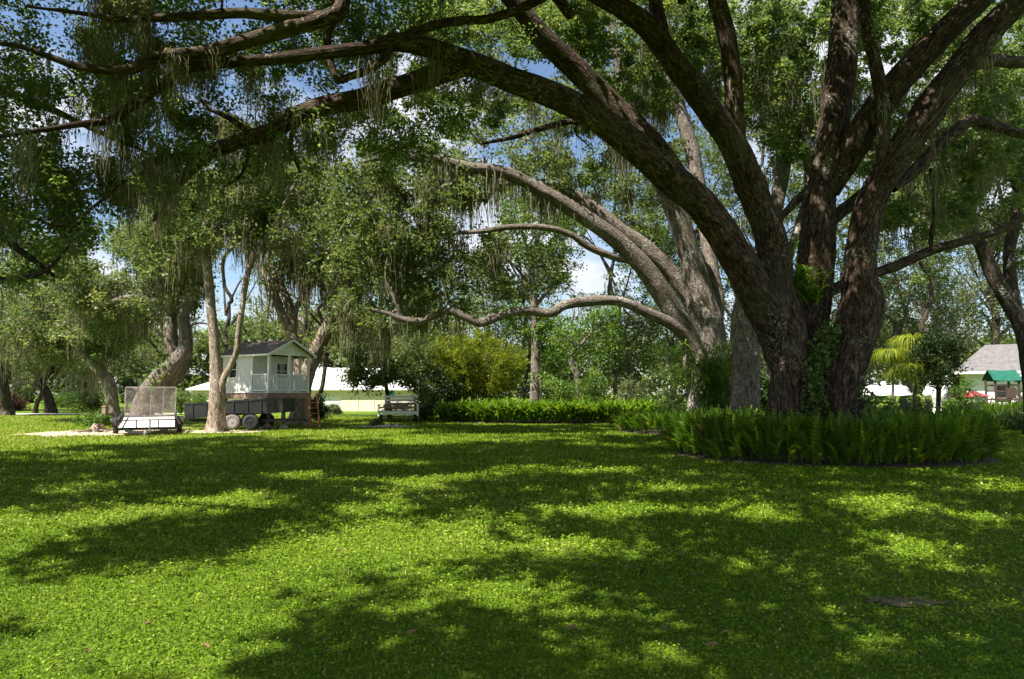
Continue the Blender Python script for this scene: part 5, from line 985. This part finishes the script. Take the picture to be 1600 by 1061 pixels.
# ------------------------------------------------------------------ play set
def playset():
    c = P(1568, 640, 40); H = thing('play_set', 'wooden play tower with green canvas canopy in front of the house', 'play set', (c[0], c[1], 0), R(-12)); w2, d2 = .62, .58; zt = 2.45
    for x in (-w2, w2):
        for y in (-d2, d2): MB().box((x - .05, y - .05, 0), (x + .05, y + .05, zt)).build('post', M['darkwood'], H)
    for k in range(6): MB().box((-w2 - .02 + k * .21, -d2, 1.32), (-w2 + .18 + k * .21, d2, 1.36)).build('deck_board', M['wood'], H)
    for z in (1.7, 2.05, 1.2):
        for y in (-d2, d2): MB().box((-w2 + .05, y - .02, z), (w2 - .05, y + .02, z + .09)).build('cross_rail', M['darkwood'], H)
    b = MB(); n = 12; V = []
    for i in range(n + 1):
        t = i / n; y = -d2 * 1.25 + 2.5 * d2 * t; z = zt - .05 + .62 * (1 - abs(2 * t - 1)) ** .85
        for k in range(5): x = -w2 * 1.22 + 2.44 * w2 * k / 4; V.append((x, y, z - .05 * math.sin(k / 4 * math.pi)))
    V2 = [(x, y, z - .02) for x, y, z in V]; m = len(V)
    b.add(V + V2, [(i * 5 + k, i * 5 + k + 1, (i + 1) * 5 + k + 1, (i + 1) * 5 + k) for i in range(n) for k in range(4)] + [(m + (i + 1) * 5 + k, m + (i + 1) * 5 + k + 1, m + i * 5 + k + 1, m + i * 5 + k) for i in range(n) for k in range(4)]); o = b.build('canopy', M['green'], H, True); o.rotation_euler = (0, 0, 0)
    MB().box((-.1, -d2 - .03, 1.36), (.42, -d2 - .022, 1.95)).build('climbing_panel', M['darkwood'], H)
    for k in range(5): MB().bar((-w2 - .45 + .09 * k, -.3, .25 + k * .25), (-w2 - .45 + .09 * k, .3, .25 + k * .25), .05).build('ladder_rung', M['darkwood'], H)
    for y in (-.3, .3): MB().bar((-w2 - .55, y, 0), (-w2 - .06, y, 1.4), .05).build('ladder_rail', M['darkwood'], H)
    MB().bar((w2 + .05, 0, zt - .1), (w2 + 3.2, 0, zt - .15), .1).build('swing_beam', M['darkwood'], H)
    for y in (-.8, .8): MB().bar((w2 + 3.1, y, 0), (w2 + 3.1, 0, zt - .18), .09).build('swing_leg', M['darkwood'], H)
playset()
def toyhouse():
    c = P(1520, 640, 39); H = thing('toy_house', 'small beige toy playhouse with red roof among the shrubs', 'toy house', (c[0], c[1], 0), R(20)); w2, d2, ze = .5, .5, 1.42
    b = MB(); b.box((-w2, -d2, 0), (-w2 + .12, -d2 + .05, ze)); b.box((-.12, -d2, 0), (.06, -d2 + .05, ze)); b.box((w2 - .1, -d2, 0), (w2, -d2 + .05, ze)); b.box((-w2 + .12, -d2, ze - .3), (-.12, -d2 + .05, ze)); b.box((.06, -d2, ze - .22), (w2 - .1, -d2 + .05, ze)); b.box((-w2 + .12, -d2, 0), (-.12, -d2 + .05, .75))
    b.box((-w2, -d2 + .05, 0), (-w2 + .05, d2, ze)); b.box((w2 - .05, -d2 + .05, 0), (w2, d2, ze)); b.box((-w2 + .05, d2 - .05, 0), (w2 - .05, d2, ze)); b.build('wall', M['beige'], H)
    MB().box((.07, -d2 + .01, .02), (w2 - .11, -d2 + .04, ze - .24)).build('door', M['redroof'], H)
    r = MB(); o = .12; r.add([(-w2 - o, -d2 - o, ze), (w2 + o, -d2 - o, ze), (w2 + o, d2 + o, ze), (-w2 - o, d2 + o, ze), (-w2 * .5, 0, ze + .32), (w2 * .5, 0, ze + .32), (-w2 - o, -d2 - o, ze + .06), (w2 + o, -d2 - o, ze + .06), (w2 + o, d2 + o, ze + .06), (-w2 - o, d2 + o, ze + .06)], [(6, 7, 5, 4), (8, 9, 4, 5), (7, 8, 5), (9, 6, 4), (0, 1, 7, 6), (1, 2, 8, 7), (2, 3, 9, 8), (3, 0, 6, 9), (3, 2, 1, 0)]); r.build('roof', M['redroof'], H)
toyhouse()
def covered():
    c = P(1386, 640, 38); H = thing('covered_frame', 'white cloth cover stretched over a frame behind the olive shrubs', 'cover', (c[0], c[1], 0)); V = []; n = 16; m_ = 10
    for j in range(m_ + 1):
        for i in range(n + 1):
            u = i / n * 2 - 1; v = j / m_ * 2 - 1; x = u * 1.0; y = v * .8; e = max(abs(u), abs(v)); z = 2.05 - .55 * max(0, (e - .82) / .18) ** 1.3 - .05 * math.sin(u * 7) * math.sin(v * 5 + 1) * (1 - e * .5); V.append((x * (1 + .06 * (e > .95)), y * (1 + .06 * (e > .95)), z))
    b = MB(); b.add(V, [(j * (n + 1) + i, j * (n + 1) + i + 1, (j + 1) * (n + 1) + i + 1, (j + 1) * (n + 1) + i) for j in range(m_) for i in range(n)]); b.build('cloth', M['tarp'], H, True)
    MB().lathe([(.02, 0), (.12, .04), (.15, .14), (.10, .24), (.02, .27)], (-.2, -.1, 2.03), 2, 14).build('knob', M['tarp'], H, True)
    for x in (-.95, .95):
        for y in (-.75, .75): MB().cyl((x * .97, y * .97, 0), (x * .97, y * .97, 1.72), .025, .025, 8).build('leg', M['steel'], H)
covered()
def ornament():
    c = P(1468, 640, 40); H = thing('garden_ornament', 'white rounded garden ornament half hidden behind the small dark tree', 'ornament', (c[0], c[1], 0)); b = MB()
    b.lathe([(.40, 0), (.46, .2), (.40, .6), (.42, 1.0), (.62, 1.3), (.72, 1.6), (.66, 2.0), (.45, 2.3), (.2, 2.45), (.02, 2.5)], (0, 0, 0), 2, 22); b.build('body', M['tarp'], H, True)
    b = MB(); b.lathe([(.02, -.22), (.16, -.16), (.22, 0), (.16, .16), (.02, .22)], (.42, -.2, 2.45), 2, 16); b.build('ball', M['tarp'], H, True)
    b = MB(); b.lathe([(.02, -.2), (.18, -.15), (.25, .05), (.16, .25), (.02, .3)], (-.75, -.1, 1.55), 2, 16); b.build('ball', M['tarp'], H, True)
ornament()
# ------------------------------------------------------------------ rubble, logs, post, flowers
def rock(p, r, m, nm, lb, cat, grp, sq=.6):
    b = MB(); n, k = 9, 6; V = []
    for j in range(k + 1):
        ph = j / k * math.pi
        for i in range(n): t = i / n * 6.283; q = np.array([math.sin(ph) * math.cos(t), math.sin(ph) * math.sin(t), math.cos(ph) * sq]); V.append(q * r * (1 + .3 * float(noise(q * 1.7 + p, 9))))
    b.add(V, [(j * n + i, (j + 1) * n + i, (j + 1) * n + (i + 1) % n, j * n + (i + 1) % n) for j in range(k) for i in range(n)]); o = b.build(nm, M[m]); o.location = tuple(p); tag(o, lb, cat, grp)
for i in range(16):
    px = rng.uniform(398, 445); p = P(px, 660, rng.uniform(30.4, 31.0)); r = rng.uniform(.10, .22); rock(np.array([p[0], p[1], r * .45]), r, 'stone' if i % 3 else 'log', 'rubble_stone', 'pale rubble stone heaped under the dump trailer tongue', 'stone', 'rubble under the dump trailer')
for i in range(9):
    px = rng.uniform(560, 635); p = P(px, 660, rng.uniform(32.1, 33.0)); r = rng.uniform(.06, .13); rock(np.array([p[0], p[1], r * .45]), r, 'stone', 'rubble_stone', 'small pale stone lying on the sandy patch', 'stone', 'stones on the sandy patch')
def rootpile():
    c = P(150, 665, 27.9); H = thing('root_stump', 'grey tangled root stump on the sandy ground', 'stump', (c[0], c[1], 0))
    Cc = catmull(np.array([[0, 0, -.05], [.02, 0, .15], [.06, .03, .34]]), 8); V, F, U = tube(Cc, np.linspace(.26, .15, 8), 14, 5, .35, .12); mesh_obj('stump_block', V, F, M['barkp'], H, (0, 0, 0), True, None, U)
    for k in range(14):
        a = k * .45 + rng.uniform(-.2, .2); l = rng.uniform(.35, 1.0); z = rng.uniform(.05, .28); pts = np.array([[0, 0, z * .6], [math.cos(a) * l * .35, math.sin(a) * l * .35, z], [math.cos(a + .3) * l * .7, math.sin(a + .3) * l * .7, z * .5 + .03], [math.cos(a + .1) * l, math.sin(a + .1) * l, rng.uniform(0, .12)]]); Cc = catmull(pts, 12); V, F, U = tube(Cc, np.linspace(rng.uniform(.035, .07), .012, 12), 7, k, .2, .05); mesh_obj('root', V, F, M['barkp'], H, (0, 0, 0), True, None, U)
rootpile()
c = P(163, 655, 33); H = thing('wood_post', 'short reddish wooden post beside the pale bent trunk', 'post', (c[0], c[1], 0)); MB().box((-.09, -.09, 0), (.09, .09, .95)).build('shaft', M['wood'], H); MB().box((-.11, -.11, .952), (.11, .11, 1.0)).build('cap', M['wood'], H)
for i, px in enumerate((884, 894, 902, 936, 948, 958, 968)):
    p = P(px, 613 + (i % 3), 43 + (i % 2)); b = MB(); a = np.arange(6) * 1.047
    b.add([(0, 0, 0)] + [(.11 * math.cos(t), .11 * math.sin(t), .10 + .02 * (k % 2)) for k, t in enumerate(a)], [(0, k + 1, (k + 1) % 6 + 1) for k in range(6)]); 
    H = thing('lily_flower', 'cream flower head standing above the long fern bed', 'flower', (p[0], p[1], 0), 0, 'flowers above the fern bed'); o = b.build('bloom', M['flower'], H); o.location = (0, 0, p[2]); MB().cyl((0, 0, 0), (0, 0, p[2]), .012, .008, 6).build('stalk', M['bambcane'], H)
print('TRIANGLES', TRI[0], 'OBJECTS', len(bpy.data.objects))
